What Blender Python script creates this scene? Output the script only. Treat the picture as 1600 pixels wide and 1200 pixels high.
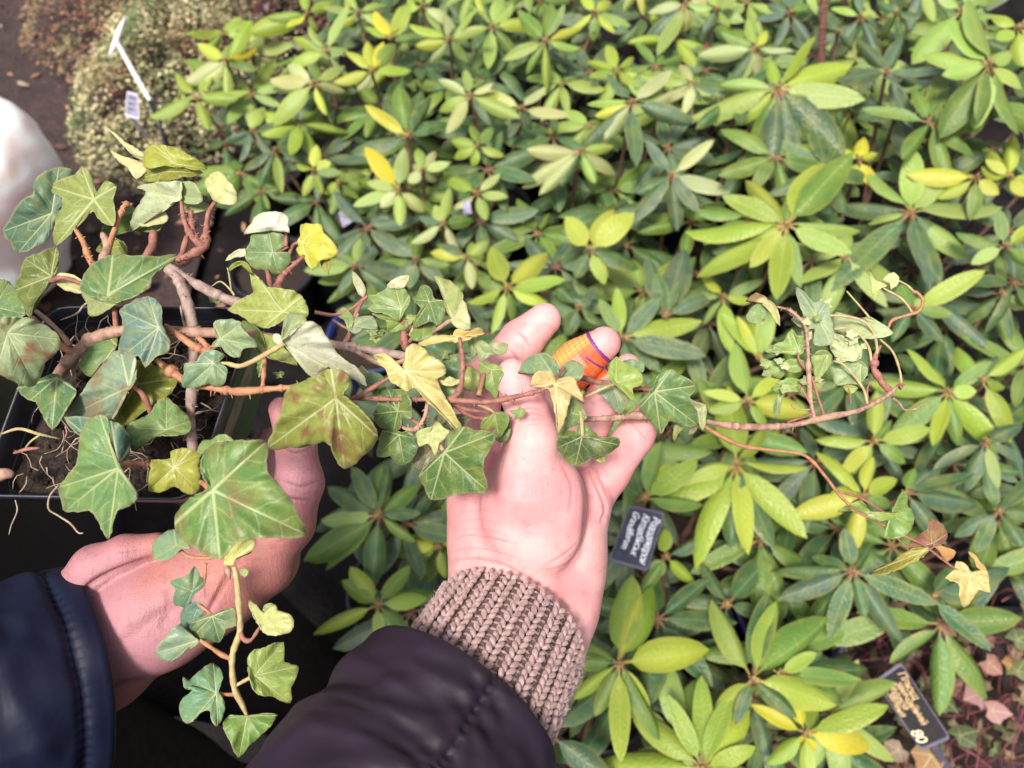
import bpy, bmesh, math, random
import numpy as np
from mathutils import Vector, Matrix, noise
import openvdb
for _o in list(bpy.data.objects): bpy.data.objects.remove(_o)
S = bpy.context.scene
COL = S.collection
random.seed(7)

# ------------------------------------------------------------------ camera, light, exposure
CAMH, PITCH, FPX = 1.50, math.radians(57), 1164.4
cam_d = bpy.data.cameras.new("camera"); cam = bpy.data.objects.new("camera", cam_d); COL.objects.link(cam)
cam.location = (0, 0, CAMH); cam.rotation_euler = (math.pi/2 - PITCH, 0, 0)
cam_d.sensor_width = 36; cam_d.lens = FPX*36/1600; cam_d.clip_start = .01; cam_d.clip_end = 200
cam_d.dof.use_dof = True; cam_d.dof.focus_distance = .375; cam_d.dof.aperture_fstop = 10.5
S.camera = cam
SUN_EL, SUN_AZ = math.radians(64), math.radians(-150)      # azimuth from +y towards +x: the light comes from the upper left
W = bpy.data.worlds.new("World"); S.world = W; W.use_nodes = True
wn = W.node_tree; bg = wn.nodes["Background"]
sky = wn.nodes.new("ShaderNodeTexSky"); sky.sky_type = 'NISHITA'; sky.sun_disc = False
sky.sun_elevation = SUN_EL; sky.sun_rotation = SUN_AZ; sky.dust_density = 4; sky.air_density = 1.0; sky.ozone_density = .6
hs = wn.nodes.new("ShaderNodeHueSaturation"); hs.inputs['Saturation'].default_value = .25   # thin overcast: greyer than the clear sky
wn.links.new(sky.outputs[0], hs.inputs['Color']); wn.links.new(hs.outputs[0], bg.inputs[0])
bg.inputs[1].default_value = .09
sl = bpy.data.lights.new("sun", 'SUN'); sun = bpy.data.objects.new("sun", sl); COL.objects.link(sun)
sl.energy = 2.7; sl.angle = math.radians(12); sl.color = (1, .92, .82)
_sd = Vector((math.sin(SUN_AZ)*math.cos(SUN_EL), math.cos(SUN_AZ)*math.cos(SUN_EL), math.sin(SUN_EL)))
sun.rotation_euler = _sd.to_track_quat('Z', 'Y').to_euler(); sun.location = (0, 0, 6)
S.view_settings.view_transform = 'Standard'; S.view_settings.look = 'None'
S.view_settings.gamma = 1; S.view_settings.use_curve_mapping = False
S.view_settings.exposure = .95

# ------------------------------------------------------------------ helpers
FW = Vector((0, math.cos(PITCH), -math.sin(PITCH))); UP = Vector((0, math.sin(PITCH), math.cos(PITCH))); RT = Vector((1, 0, 0))
EYE = Vector((0, 0, CAMH)); ZU = Vector((0, 0, 1))
def P(px, py, d):                       # a point d metres in front of the lens
    return EYE + RT*((px-800)/FPX*d) - UP*((py-600)/FPX*d) + FW*d
def G(px, py, z):                       # where that ray meets the height z
    r = RT*((px-800)/FPX) - UP*((py-600)/FPX) + FW
    return EYE + r*((z-CAMH)/r.z)
def PX(w):                              # world -> pixel, depth
    v = w-EYE; d = v.dot(FW); return 800+v.x/d*FPX, 600-v.dot(UP)/d*FPX, d

def tag(o, label=None, cat=None, group=None, kind=None):
    if label: o["label"] = label
    if cat: o["category"] = cat
    if group: o["group"] = group
    if kind: o["kind"] = kind
    return o
def empty(name, loc, **k):
    o = bpy.data.objects.new(name, None); COL.objects.link(o); o.location = loc; o.empty_display_size = .05
    return tag(o, **k)
def mesh(name, verts, faces, smooth=True):
    me = bpy.data.meshes.new(name); me.from_pydata([tuple(v) for v in verts], [], faces); me.update()
    if smooth: me.polygons.foreach_set('use_smooth', [True]*len(me.polygons))
    return me
def obj(name, me, mat=None, parent=None, base=None, **k):
    o = bpy.data.objects.new(name, me); COL.objects.link(o)
    if mat and not me.materials: me.materials.append(mat)
    if parent:
        o.parent = parent
    if base is not None: o.location = -Vector(base)     # mesh is in world metres, its thing stands at base
    return tag(o, **k)

class MB:
    def __init__(s): s.v = []; s.f = []
    def add(s, v, f):
        n = len(s.v); s.v += [tuple(x) for x in v]; s.f += [tuple(i+n for i in q) for q in f]
    def tube(s, pts, rad, n=8, cap=True):
        pts = [Vector(p) for p in pts]
        if not hasattr(rad, '__len__'): rad = [rad]*len(pts)
        t0 = (pts[1]-pts[0]).normalized(); a = t0.orthogonal().normalized(); V = []; F = []
        for i, p in enumerate(pts):
            t = (pts[min(i+1, len(pts)-1)]-pts[max(i-1, 0)]).normalized()
            a = (a - t*a.dot(t)).normalized(); b = t.cross(a)
            for k in range(n):
                w = 2*math.pi*k/n; V.append(p+(a*math.cos(w)+b*math.sin(w))*rad[i])
        for i in range(len(pts)-1):
            for k in range(n):
                F.append((i*n+k, i*n+(k+1) % n, (i+1)*n+(k+1) % n, (i+1)*n+k))
        if cap: F.append(tuple(range(n-1, -1, -1))); F.append(tuple(range((len(pts)-1)*n, len(pts)*n)))
        s.add(V, F)
    def ell(s, c, ax, n=8, m=5):        # ellipsoid with axis vectors ax
        V = []; F = []; c = Vector(c)
        V.append(c+ax[2])
        for i in range(1, m):
            th = math.pi*i/m
            for k in range(n):
                w = 2*math.pi*k/n
                V.append(c+ax[2]*math.cos(th)+(ax[0]*math.cos(w)+ax[1]*math.sin(w))*math.sin(th))
        V.append(c-ax[2])
        for k in range(n): F.append((0, 1+k, 1+(k+1) % n))
        for i in range(m-2):
            for k in range(n): F.append((1+i*n+k, 1+(i+1)*n+k, 1+(i+1)*n+(k+1) % n, 1+i*n+(k+1) % n))
        e = len(V)-1; o = 1+(m-2)*n
        for k in range(n): F.append((e, o+(k+1) % n, o+k))
        s.add(V, F)
    def box(s, c, ax):
        V = [Vector(c)+ax[0]*x+ax[1]*y+ax[2]*z for x in (-1, 1) for y in (-1, 1) for z in (-1, 1)]
        s.add(V, [(0, 1, 3, 2), (4, 6, 7, 5), (0, 4, 5, 1), (2, 3, 7, 6), (0, 2, 6, 4), (1, 5, 7, 3)])
    def build(s, name, mat, parent=None, base=None, smooth=True, **k):
        return obj(name, mesh(name, s.v, s.f, smooth), mat, parent, base, **k)
def spline(pts, n=6):                   # Catmull-Rom through (x, y, d, r) rows
    p = np.array(pts, float); q = np.vstack([2*p[0]-p[1], p, 2*p[-1]-p[-2]]); out = []
    for i in range(1, len(q)-2):
        for k in range(n):
            t = k/n; a, b, c, d = q[i-1:i+3]
            out.append(.5*(2*b+(c-a)*t+(2*a-5*b+4*c-d)*t*t+(3*b-a-3*c+d)*t**3))
    out.append(p[-1]); return np.array(out)

# ------------------------------------------------------------------ materials
class NT:
    def __init__(s, name, rough=.5, color=None):
        s.m = bpy.data.materials.new(name); s.m.use_nodes = True; s.t = s.m.node_tree
        s.b = s.t.nodes['Principled BSDF']; s.b.inputs['Roughness'].default_value = rough
        if color: s.b.inputs['Base Color'].default_value = (*color, 1)
    def n(s, ty, **k):
        o = s.t.nodes.new(ty)
        for a, v in k.items():
            if a in o.inputs: s.set(o, a, v)
            else: setattr(o, a, v)
        return o
    def set(s, node, i, v):
        if isinstance(v, bpy.types.NodeSocket): s.t.links.new(v, node.inputs[i])
        elif isinstance(v, tuple) and len(v) == 3 and node.inputs[i].type == 'RGBA': node.inputs[i].default_value = (*v, 1)
        else: node.inputs[i].default_value = v
    def math(s, op, a, b=0., c=0.):
        o = s.t.nodes.new('ShaderNodeMath'); o.operation = op
        for i, v in enumerate((a, b, c)): s.set(o, i, v)
        return o.outputs[0]
    def mix(s, f, a, b, bt='MIX'):
        o = s.t.nodes.new('ShaderNodeMix'); o.data_type = 'RGBA'; o.blend_type = bt
        s.set(o, 0, f); s.set(o, 6, a); s.set(o, 7, b); return o.outputs[2]
    def ramp(s, f, a, b):               # smoothstep
        o = s.t.nodes.new('ShaderNodeMapRange'); o.interpolation_type = 'SMOOTHSTEP'
        s.set(o, 0, f); o.inputs[1].default_value = a; o.inputs[2].default_value = b; return o.outputs[0]
    def coord(s, w='Object'):
        return s.t.nodes.new('ShaderNodeTexCoord').outputs[w]
    def noise(s, sc, det=3, vec=None, rough=.5, out=0):
        o = s.n('ShaderNodeTexNoise'); o.inputs['Scale'].default_value = sc; o.inputs['Detail'].default_value = det
        o.inputs['Roughness'].default_value = rough
        s.t.links.new(vec or s.coord(), o.inputs['Vector']); return o.outputs[out]
    def vor(s, sc, vec=None, feat='F1', out=0):
        o = s.n('ShaderNodeTexVoronoi'); o.feature = feat; o.inputs['Scale'].default_value = sc
        s.t.links.new(vec or s.coord(), o.inputs['Vector']); return o.outputs[out]
    def bump(s, h, st=.3, dist=.001):
        o = s.n('ShaderNodeBump'); o.inputs['Strength'].default_value = st; o.inputs['Distance'].default_value = dist
        s.t.links.new(h, o.inputs['Height']); s.t.links.new(o.outputs[0], s.b.inputs['Normal'])
    def col(s, c): s.set(s.b, 'Base Color', c)
    def inp(s, k, v): s.set(s.b, k, v)
M = {}
def simple(name, color, rough=.5, var=.25, sc=60, bump=0, bdist=.001, **k):
    t = NT(name, rough); c2 = tuple(x*(1-var) for x in color); c1 = tuple(min(1, x*(1+var)) for x in color)
    t.col(t.mix(t.ramp(t.noise(sc, 4), .3, .7), c1, c2))
    if bump: t.bump(t.noise(sc*4, 4), bump, bdist)
    for a, v in k.items(): t.inp(a.replace('_', ' '), v)
    M[name] = t.m; return t
# rhododendron leaf: u along, v across (-1..1 packed to 0..1); colour from the object
t = NT('rhododendron_leaf', .42); uv = t.n('ShaderNodeSeparateXYZ'); t.t.links.new(t.coord('UV'), uv.inputs[0])
u, v = uv.outputs[0], t.math('ABSOLUTE', t.math('MULTIPLY_ADD', uv.outputs[1], 2., -1.))
oi = t.n('ShaderNodeObjectInfo'); oc = oi.outputs['Color']; rnd = oi.outputs['Random']
ovec = t.n('ShaderNodeVectorMath', operation='ADD'); t.t.links.new(t.coord(), ovec.inputs[0]); t.t.links.new(oi.outputs['Location'], ovec.inputs[1])
nz = t.noise(5, 4, ovec.outputs[0])
base = t.mix(t.ramp(nz, .35, .75), oc, t.mix(.22, oc, (.34, .32, .03)))
base = t.mix(t.math('MULTIPLY', t.ramp(t.math('ADD', v, t.math('MULTIPLY', nz, .5)), .9, 1.3), .55), base, t.mix(.4, oc, (.52, .46, .13)))       # yellowed margin
sec = t.math('ABSOLUTE', t.math('SUBTRACT', t.math('FRACT', t.math('MULTIPLY', t.math('SUBTRACT', u, t.math('MULTIPLY', v, .13)), 11.)), .5))
base = t.mix(t.math('MULTIPLY', t.ramp(sec, .12, .02), .11), base, t.mix(.22, oc, (.36, .42, .14)))
base = t.mix(t.math('MULTIPLY', t.ramp(v, .10, .03), .6), base, t.mix(.36, oc, (.46, .44, .14)))
sp = t.ramp(t.noise(28, 2, ovec.outputs[0]), .72, .78)
base = t.mix(t.math('MULTIPLY', sp, .55), base, (.16, .08, .04))
geo = t.n('ShaderNodeNewGeometry')
base = t.mix(t.math('MULTIPLY', geo.outputs['Backfacing'], .7), base, (.34, .33, .16))
base = t.mix(t.ramp(u, .13, .06), base, t.mix(.5, oc, (.40, .12, .07)))
t.col(base); t.bump(t.math('ADD', t.math('MULTIPLY', sec, .22), t.noise(30, 2)), .22, .02)
t.inp('Roughness', t.math('MULTIPLY_ADD', t.noise(9, 3, ovec.outputs[0]), .3, .26)); t.inp('Specular IOR Level', .5)
tr = t.n('ShaderNodeBsdfTranslucent'); t.set(tr, 'Color', t.mix(.5, base, (.4, .45, .03)))
ms = t.n('ShaderNodeMixShader'); ms.inputs[0].default_value = .11
out = t.t.nodes['Material Output']
t.t.links.new(t.b.outputs[0], ms.inputs[1]); t.t.links.new(tr.outputs[0], ms.inputs[2]); t.t.links.new(ms.outputs[0], out.inputs[0])
M['rleaf'] = t.m
# ivy leaf: u = distance along the nearest main vein, v = distance from it (both in leaf sizes); 'rim' = 1 at the margin
t = NT('ivy_leaf', .4); uv = t.n('ShaderNodeSeparateXYZ'); t.t.links.new(t.coord('UV'), uv.inputs[0]); u, v = uv.outputs[0], uv.outputs[1]
oi = t.n('ShaderNodeObjectInfo'); oc = oi.outputs['Color']
at = t.n('ShaderNodeAttribute'); at.attribute_name = 'rim'; rim = at.outputs['Fac']
sz = t.n('ShaderNodeAttribute'); sz.attribute_name = 'stain'; stain = sz.outputs['Fac']
n1 = t.noise(110, 4); n2 = t.noise(420, 3)
wob = t.math('MULTIPLY', t.math('SUBTRACT', t.noise(130, 2), .5), .45)
base = t.mix(t.ramp(n1, .38, .70), oc, t.mix(.28, oc, (.36, .36, .06)))
base = t.mix(t.math('MULTIPLY', t.ramp(n2, .45, .7), .25), base, (.05, .09, .04))
ret = t.ramp(t.vor(700, None, 'DISTANCE_TO_EDGE'), .06, .01)
vc = t.mix(.75, oc, (.58, .60, .32))
base = t.mix(t.math('MULTIPLY', ret, .22), base, vc)
fr = t.math('ABSOLUTE', t.math('SUBTRACT', t.math('FRACT', t.math('ADD', t.math('MULTIPLY', t.math('SUBTRACT', u, t.math('MULTIPLY', v, .95)), 3.6), wob)), .5))
s2 = t.math('MULTIPLY', t.ramp(fr, .075, .02), t.ramp(v, .5, .05))
main = t.ramp(t.math('ADD', v, t.math('MULTIPLY', u, .010)), .028, .010)
vm = t.math('MAXIMUM', main, t.math('MULTIPLY', s2, .38))
base = t.mix(t.math('MULTIPLY', vm, .68), base, vc)
base = t.mix(t.math('MULTIPLY', t.ramp(rim, .93, 1.0), .5), base, (.50, .46, .25))
base = t.mix(t.math('MULTIPLY', stain, t.ramp(t.noise(90, 3), .48, .66)), base, (.20, .10, .05))
geo = t.n('ShaderNodeNewGeometry')
t.col(base); t.bump(t.math('ADD', t.math('MULTIPLY', vm, -.5), t.math('MULTIPLY', n1, .8)), .5, .0012)
t.inp('Roughness', t.math('MULTIPLY_ADD', n1, .35, .24)); t.inp('Specular IOR Level', .36)
tr = t.n('ShaderNodeBsdfTranslucent'); t.set(tr, 'Color', t.mix(.4, base, (.45, .5, .03)))
ms = t.n('ShaderNodeMixShader'); ms.inputs[0].default_value = .2; out = t.t.nodes['Material Output']
t.t.links.new(t.b.outputs[0], ms.inputs[1]); t.t.links.new(tr.outputs[0], ms.inputs[2]); t.t.links.new(ms.outputs[0], out.inputs[0])
M['ileaf'] = t.m
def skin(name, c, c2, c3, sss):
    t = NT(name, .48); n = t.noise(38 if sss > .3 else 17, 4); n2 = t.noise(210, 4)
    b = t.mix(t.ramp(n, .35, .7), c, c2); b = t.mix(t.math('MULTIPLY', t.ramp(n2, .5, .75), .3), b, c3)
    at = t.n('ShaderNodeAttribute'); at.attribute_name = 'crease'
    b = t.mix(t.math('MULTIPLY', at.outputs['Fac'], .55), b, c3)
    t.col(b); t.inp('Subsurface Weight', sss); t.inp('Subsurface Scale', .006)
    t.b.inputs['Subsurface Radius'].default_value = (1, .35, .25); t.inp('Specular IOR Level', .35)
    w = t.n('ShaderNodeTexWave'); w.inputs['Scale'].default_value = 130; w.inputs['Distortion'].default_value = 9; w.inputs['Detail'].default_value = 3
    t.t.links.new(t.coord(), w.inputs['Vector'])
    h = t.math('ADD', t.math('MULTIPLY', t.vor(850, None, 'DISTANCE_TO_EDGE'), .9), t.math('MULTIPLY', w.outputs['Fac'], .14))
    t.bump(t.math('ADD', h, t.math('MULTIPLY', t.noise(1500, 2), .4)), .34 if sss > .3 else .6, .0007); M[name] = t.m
skin('skin_pale', (.71, .385, .38), (.64, .275, .285), (.42, .14, .145), .4)
skin('skin_ruddy_lit', (.41, .195, .225), (.44, .175, .15), (.17, .05, .06), .2)  # skin tone with mauve sky light and orange translucency painted in as blotches
simple('nylon_aubergine', (.021, .0135, .025), .55, .25, 7, .2, .010, Specular_IOR_Level=.24)
simple('nylon_navy', (.0085, .011, .034), .55, .25, 8, .2, .008, Specular_IOR_Level=.24)
simple('dark_cloth', (.013, .009, .010), .9, .3, 80, .2, .002, Specular_IOR_Level=.15)
simple('stitch_thread', (.012, .012, .02), .7)
t = NT('wool_yarn', .85); n = t.noise(420, 3); b = t.mix(t.ramp(n, .3, .7), (.50, .325, .305), (.27, .16, .16)); t.col(b)
t.bump(t.noise(2600, 2), .6, .0006); t.inp('Sheen Weight', .4); M['wool_yarn'] = t.m
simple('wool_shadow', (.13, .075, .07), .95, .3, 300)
simple('black_plastic', (.018, .020, .030), .38, .3, 40, .1, .002)
simple('lit_pot_plastic', (.22, .185, .17), .6, .35, 90, .2, .001)  # the black pot's plastic with daylight painted into its colour
simple('purple_plastic', (.05, .045, .22), .4, .2, 40)
simple('blue_plastic', (.018, .03, .13), .4, .2, 40)
simple('white_plastic', (.93, .91, .92), .6, .03, 12, .3, .004, Subsurface_Weight=.7, Subsurface_Scale=.12)
simple('white_paint', (.80, .78, .78), .6, .06, 60)
simple('tag_face', (.014, .013, .017), .6, .2, 90, Specular_IOR_Level=.15)
simple('tag_slate', (.035, .04, .062), .55, .25, 90, Specular_IOR_Level=.3)
simple('tag_rim', (.11, .095, .14), .5, .2, 60, Specular_IOR_Level=.25)
simple('chalk_white', (.82, .84, .95), .8, .1, 300)
simple('gold_paint', (.62, .40, .16), .45, .25, 600)
simple('pale_gold_paint', (.75, .66, .42), .5, .12, 500)
simple('lavender_plastic', (.25, .24, .34), .5, .2, 60)
simple('rust', (.13, .055, .04), .85, .5, 130, .6, .002)
simple('zip_metal', (.35, .3, .22), .35, .3, 100, Metallic=.9)
def bark(name, c, c2, sc=260):
    t = NT(name, .7); n = t.noise(sc, 4); t.col(t.mix(t.ramp(n, .35, .68), c, c2)); t.bump(t.noise(sc*5, 3), .5, .0008); M[name] = t.m
bark('vine_brown', (.42, .26, .19), (.26, .14, .10)); bark('vine_red', (.34, .14, .105), (.22, .09, .07))
bark('vine_grey', (.38, .28, .24), (.24, .15, .13)); bark('vine_orange', (.45, .22, .11), (.33, .14, .08))
bark('petiole_green', (.42, .38, .17), (.40, .24, .13)); bark('rhodo_stem', (.22, .11, .08), (.10, .06, .04), 60)
bark('bud', (.36, .28, .09), (.26, .13, .07), 120); bark('root', (.48, .37, .28), (.28, .18, .12))
bark('stem_maroon', (.22, .06, .07), (.12, .035, .04), 90)
# soils
t = NT('ground_soil', .9); n = t.noise(9, 6, None, .65); n2 = t.noise(70, 5, None, .6)
b = t.mix(t.ramp(n, .35, .7), (.070, .040, .038), (.030, .019, .020)); b = t.mix(t.math('MULTIPLY', t.ramp(n2, .55, .75), .5), b, (.17, .105, .085)); t.col(b)
t.bump(t.math('ADD', n2, t.math('MULTIPLY', n, 2.)), .8, .03); M['ground_soil'] = t.m
t = NT('bed_fabric', .8); n = t.noise(12, 5); b = t.mix(t.ramp(n, .4, .7), (.006, .005, .006), (.013, .010, .010)); t.col(b); t.inp('Specular IOR Level', .12)
t.bump(t.noise(120, 4), .5, .01); M['bed_fabric'] = t.m
t = NT('peat', .95); n = t.noise(260, 5, None, .7); b = t.mix(t.ramp(n, .4, .72), (.012, .008, .007), (.065, .036, .026)); t.col(b); t.bump(n, 1., .003); M['peat'] = t.m
t = NT('dead_leaf', .8); oi = t.n('ShaderNodeAttribute'); oi.attribute_name = 'tint'; t.col(oi.outputs['Color']); M['tinted'] = t.m
t = NT('band_fabric', .6); uv = t.n('ShaderNodeSeparateXYZ'); t.t.links.new(t.coord('UV'), uv.inputs[0]); u, v = uv.outputs[0], uv.outputs[1]
b = t.mix(t.ramp(t.noise(120, 2), .35, .65), (.78, .17, .03), (.62, .08, .02))
pad = t.math('MULTIPLY', t.ramp(t.math('ABSOLUTE', t.math('SUBTRACT', v, .52)), .17, .13), t.ramp(u, .62, .55))
b = t.mix(t.math('MULTIPLY', pad, .6), b, (.85, .35, .25))
b = t.mix(t.ramp(v, .62, .78), b, (.80, .36, .10))
ln = t.ramp(t.math('ABSOLUTE', t.math('SUBTRACT', u, .955)), .045, .03)
ln2 = t.ramp(t.math('ABSOLUTE', t.math('SUBTRACT', t.math('ADD', u, t.math('MULTIPLY', v, .25)), .80)), .03, .015)
ln2 = t.math('MULTIPLY', ln2, t.ramp(v, .56, .5))
b = t.mix(t.math('MAXIMUM', ln, ln2), b, (.10, .02, .22))
ln4 = t.ramp(t.math('ABSOLUTE', t.math('SUBTRACT', t.math('FRACT', t.math('MULTIPLY', u, 9.)), .5)), .12, .05)
b = t.mix(t.math('MULTIPLY', ln4, .45), b, (.40, .05, .02))
ln3 = t.ramp(t.math('ABSOLUTE', t.math('SUBTRACT', t.math('FRACT', t.math('MULTIPLY', v, 14.)), .5)), .10, .04)
b = t.mix(t.math('MULTIPLY', t.math('MULTIPLY', ln3, t.ramp(u, .25, .4)), .7), b, (.33, .04, .03))
t.col(b); t.bump(t.noise(1500, 2), .3, .0005); M['band_fabric'] = t.m

# ------------------------------------------------------------------ ground, path
def grid(name, x0, x1, y0, y1, nx, ny, h, mat, z=0, **k):
    V = [(x0+(x1-x0)*i/nx, y0+(y1-y0)*j/ny, z+h(x0+(x1-x0)*i/nx, y0+(y1-y0)*j/ny)) for j in range(ny+1) for i in range(nx+1)]
    F = [(j*(nx+1)+i, j*(nx+1)+i+1, (j+1)*(nx+1)+i+1, (j+1)*(nx+1)+i) for j in range(ny) for i in range(nx)]
    return obj(name, mesh(name, V, F), mat, **k)
grid('ground', -30, 30, -20, 60, 4, 4, lambda x, y: 0, M['bed_fabric'], z=-.03, kind='structure')
grid("path", -3.6, -.84, .65, 6.0, 90, 160, lambda x, y: .022*(noise.noise(Vector((x*5, y*5, 0)))+.5*noise.noise(Vector((x*14, y*14, 3)))) if x < -.9 and y > .7 else -.004, M['ground_soil'], z=.004, kind='structure')
# ------------------------------------------------------------------ rhododendrons in pots
def rleaf_mesh(i, wf, curl, droop, fold):
    nu, V, F, U = 9, [], [], []
    rows = [-1, -.55, 0, .55, 1]
    rr = random.Random(i)
    for a in range(nu+1):
        u = a/nu
        if u < .13: w = .016
        else:
            q = (u-.13)/.87; w = wf*(math.sin(math.pi*min(1, q**.82*.985+.012))**.62)
        if a == nu: w = .004
        z0 = -droop*u**2.2 + .02*math.sin(u*7+i); y0 = .02*math.sin(u*3+i*2)*u
        for r in rows:
            z = z0 + w*(fold*abs(r) - curl*abs(r)**2.2) + .006*rr.uniform(-1, 1)*(abs(r) == 1) + (-.012 if r == 0 and u > .13 else 0)
            V.append((u, y0+r*w, z)); U.append((u, r*.5+.5))
    for a in range(nu):
        for b in range(4): F.append((a*5+b, (a+1)*5+b, (a+1)*5+b+1, a*5+b+1))
    me = mesh("rhododendron_leaf", V, F); me.materials.append(M['rleaf'])
    uvl = me.uv_layers.new(name='UVMap'); idx = np.zeros(len(me.loops), int); me.loops.foreach_get('vertex_index', idx)
    uvl.data.foreach_set('uv', np.array(U, 'f')[idx].ravel())
    return me
RL = [rleaf_mesh(i, w, c, d, f) for i, (w, c, d, f) in enumerate([
    (.155, .35, .12, .10), (.17, .55, .20, .05), (.145, .30, .06, .22), (.18, .75, .28, .0), (.16, .45, .36, .12),
    (.135, .20, .02, .30), (.165, .60, .16, -.05), (.15, .9, .24, .1), (.13, 1.3, .42, .0), (.15, .2, -.12, .35), (.17, 1.1, .10, .15)])]
RB = [rleaf_mesh(20+i, w, c, d, f) for i, (w, c, d, f) in enumerate([(.20, .35, .10, .1), (.22, .5, .20, .05), (.19, .25, .04, .2), (.21, .7, .28, .0)])]
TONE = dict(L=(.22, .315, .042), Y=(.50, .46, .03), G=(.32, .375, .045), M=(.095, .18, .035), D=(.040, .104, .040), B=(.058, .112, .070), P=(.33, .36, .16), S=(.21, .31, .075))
# crown centre in the picture, height of the foliage, extras, label
PLANTS = [
 (1545, 105, .74, 'tall rhododendron with broad lime leaves in the far corner, its crown above all others'),
 (1215, 160, .64, 'rhododendron with big drooping leaves round a thick brown stem in front of the rusty rod'),
 (1230, 355, .60, 'rhododendron with a large lime whorl of long leaves above the tangled ivy shoot'),
 (1425, 340, .56, 'blue-green rhododendron with red blotches on its leaves, beside the bright lime whorl'),
 (1565, 275, .60, 'yellowing rhododendron with upright yellow leaves by the frame edge'),
 (1365, 90, .50, 'dark small-leaved rhododendron just beyond the rusty rod'),
 (1150, 735, .52, 'rhododendron with wide lime whorl on pink leaf stalks, under the fork of the ivy runners'),
 (1500, 610, .52, 'rhododendron with slim lime leaves past the end of the ivy runner'),
 (1350, 745, .48, 'small lime rhododendron under the thin lower ivy runner'),
 (1345, 890, .46, 'dark green rhododendron standing in the pot with the purple rim'),
 (1180, 1045, .47, 'rhododendron with upright mid-green leaves between the bright whorl and the gold-lettered label'),
 (1262, 1150, .42, 'rhododendron with pure yellow leaves, left of the gold-lettered label'),
 (967, 1036, .48, 'bright rhododendron with a star of lime leaves touching the knitted cuff'),
 (1097, 1190, .47, 'lime rhododendron with upright leaves cut by the lower frame edge'),
 (590, 860, .46, 'deep green rhododendron showing in the gap between the two hands'),
 (800, 450, .52, 'rhododendron with a yellow-edged lime rosette behind the raised index finger'),
 (925, 385, .52, 'olive rhododendron with upright yellow-green leaves behind the plastered finger'),
 (905, 240, .50, 'rhododendron with pale cream-edged leaves hanging in a fan, behind the olive rosette'),
 (990, 165, .54, 'grey-green rhododendron with a cream bud in its topmost whorl'),
 (760, 160, .50, 'rhododendron with cream star-shaped whorls in the middle of the far row'),
 (850, 60, .50, 'rhododendron with a round yellow bud at the far edge of the bed'),
 (625, 295, .46, 'small rhododendron with a yellow and a green upright leaf above the ivy'),
 (725, 370, .46, 'low rhododendron with pale yellow-backed leaves in front of the cream whorls'),
 (490, 270, .42, 'low rhododendron with tiny lime rosettes above the yellow ivy leaf'),
 (355, 100, .48, 'yellow-green rhododendron next to the cream-speckled shrub'),
 (495, 100, .50, 'rhododendron with long narrow lime leaves, second from the speckled shrub'),
 (600, 95, .50, 'rhododendron with yellow-margined upright leaves, third from the speckled shrub'),
 (705, 50, .50, 'rhododendron with narrow arching leaves at the far edge, beside the one with a yellow bud'),
 (1085, 80, .54, 'rhododendron with cream drooping leaves, first one before the rusty rod'),
 (1065, 290, .52, 'dusky grey-green rhododendron left of the large lime whorl'),
 (1055, 470, .48, 'dark rhododendron with upright leaves just right of the plastered fingertip'),
 (545, 410, .44, 'blue-grey rhododendron behind the yellow ivy leaf'),
 (1555, 800, .46, 'dark rhododendron with long dull leaves at the edge below the slim lime one'),
 (1110, 930, .42, 'low dark rhododendron behind the white-lettered label'),
 (745, 900, .40, 'rhododendron mostly hidden behind the wrist, a few lime leaves showing'),
 (1420, -50, .55, 'dark rhododendron cut off by the frame beyond the small-leaved one'),
 (1250, -60, .52, 'grey-green rhododendron at the frame edge directly behind the rusty rod'),
 (1000, -40, .50, 'olive rhododendron at the frame edge behind the grey-green one with the cream bud'),
 (880, -70, .50, 'lime rhododendron cut off by the frame behind the round yellow bud'),
 (620, -60, .50, 'lime rhododendron cut off by the frame behind the yellow-margined one'),
 (380, 330, .38, 'low rhododendron seen through the raised ivy leaves above the pot'),
]
PL = []
for i, (px, py, h, lab) in enumerate(PLANTS):
    c = G(px, py, h); g = Vector((c.x, c.y + .03, 0))
    root = empty('rhododendron', g, label=lab, cat='rhododendron', group='potted rhododendrons crowding the nursery bed')
    PL.append(dict(root=root, h=h, c=c, g=g, px=px, py=py, n=0))
    rim = M['purple_plastic'] if i == 9 else (M['blue_plastic'] if i in (31, 29) else M['black_plastic'])
    m = MB(); R, H = .098, .175
    prof = [(R*.78, 0), (R*.97, H-.02), (R*1.04, H-.018), (R*1.05, H), (R*.98, H+.001), (R*.95, H-.03)]
    V = []; F = []; n = 28
    for r, z in prof:
        for k in range(n): V.append(g+Vector((r*math.cos(2*math.pi*k/n), r*math.sin(2*math.pi*k/n), z)))
    for a in range(len(prof)-1):
        for k in range(n): F.append((a*n+k, a*n+(k+1) % n, (a+1)*n+(k+1) % n, (a+1)*n+k))
    m.add(V, F); m.build('pot', rim, root, g)
    m = MB(); m.add([g+Vector((R*.955*math.cos(2*math.pi*k/n), R*.955*math.sin(2*math.pi*k/n), H-.028+.006*math.sin(k*2.3))) for k in range(n)]+[g+Vector((0, 0, H-.015))], [(k, (k+1) % n, n) for k in range(n)])
    m.build('soil', M['peat'], root, g)
    PL[-1]['soil'] = g+Vector((0, 0, H-.02))

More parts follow.
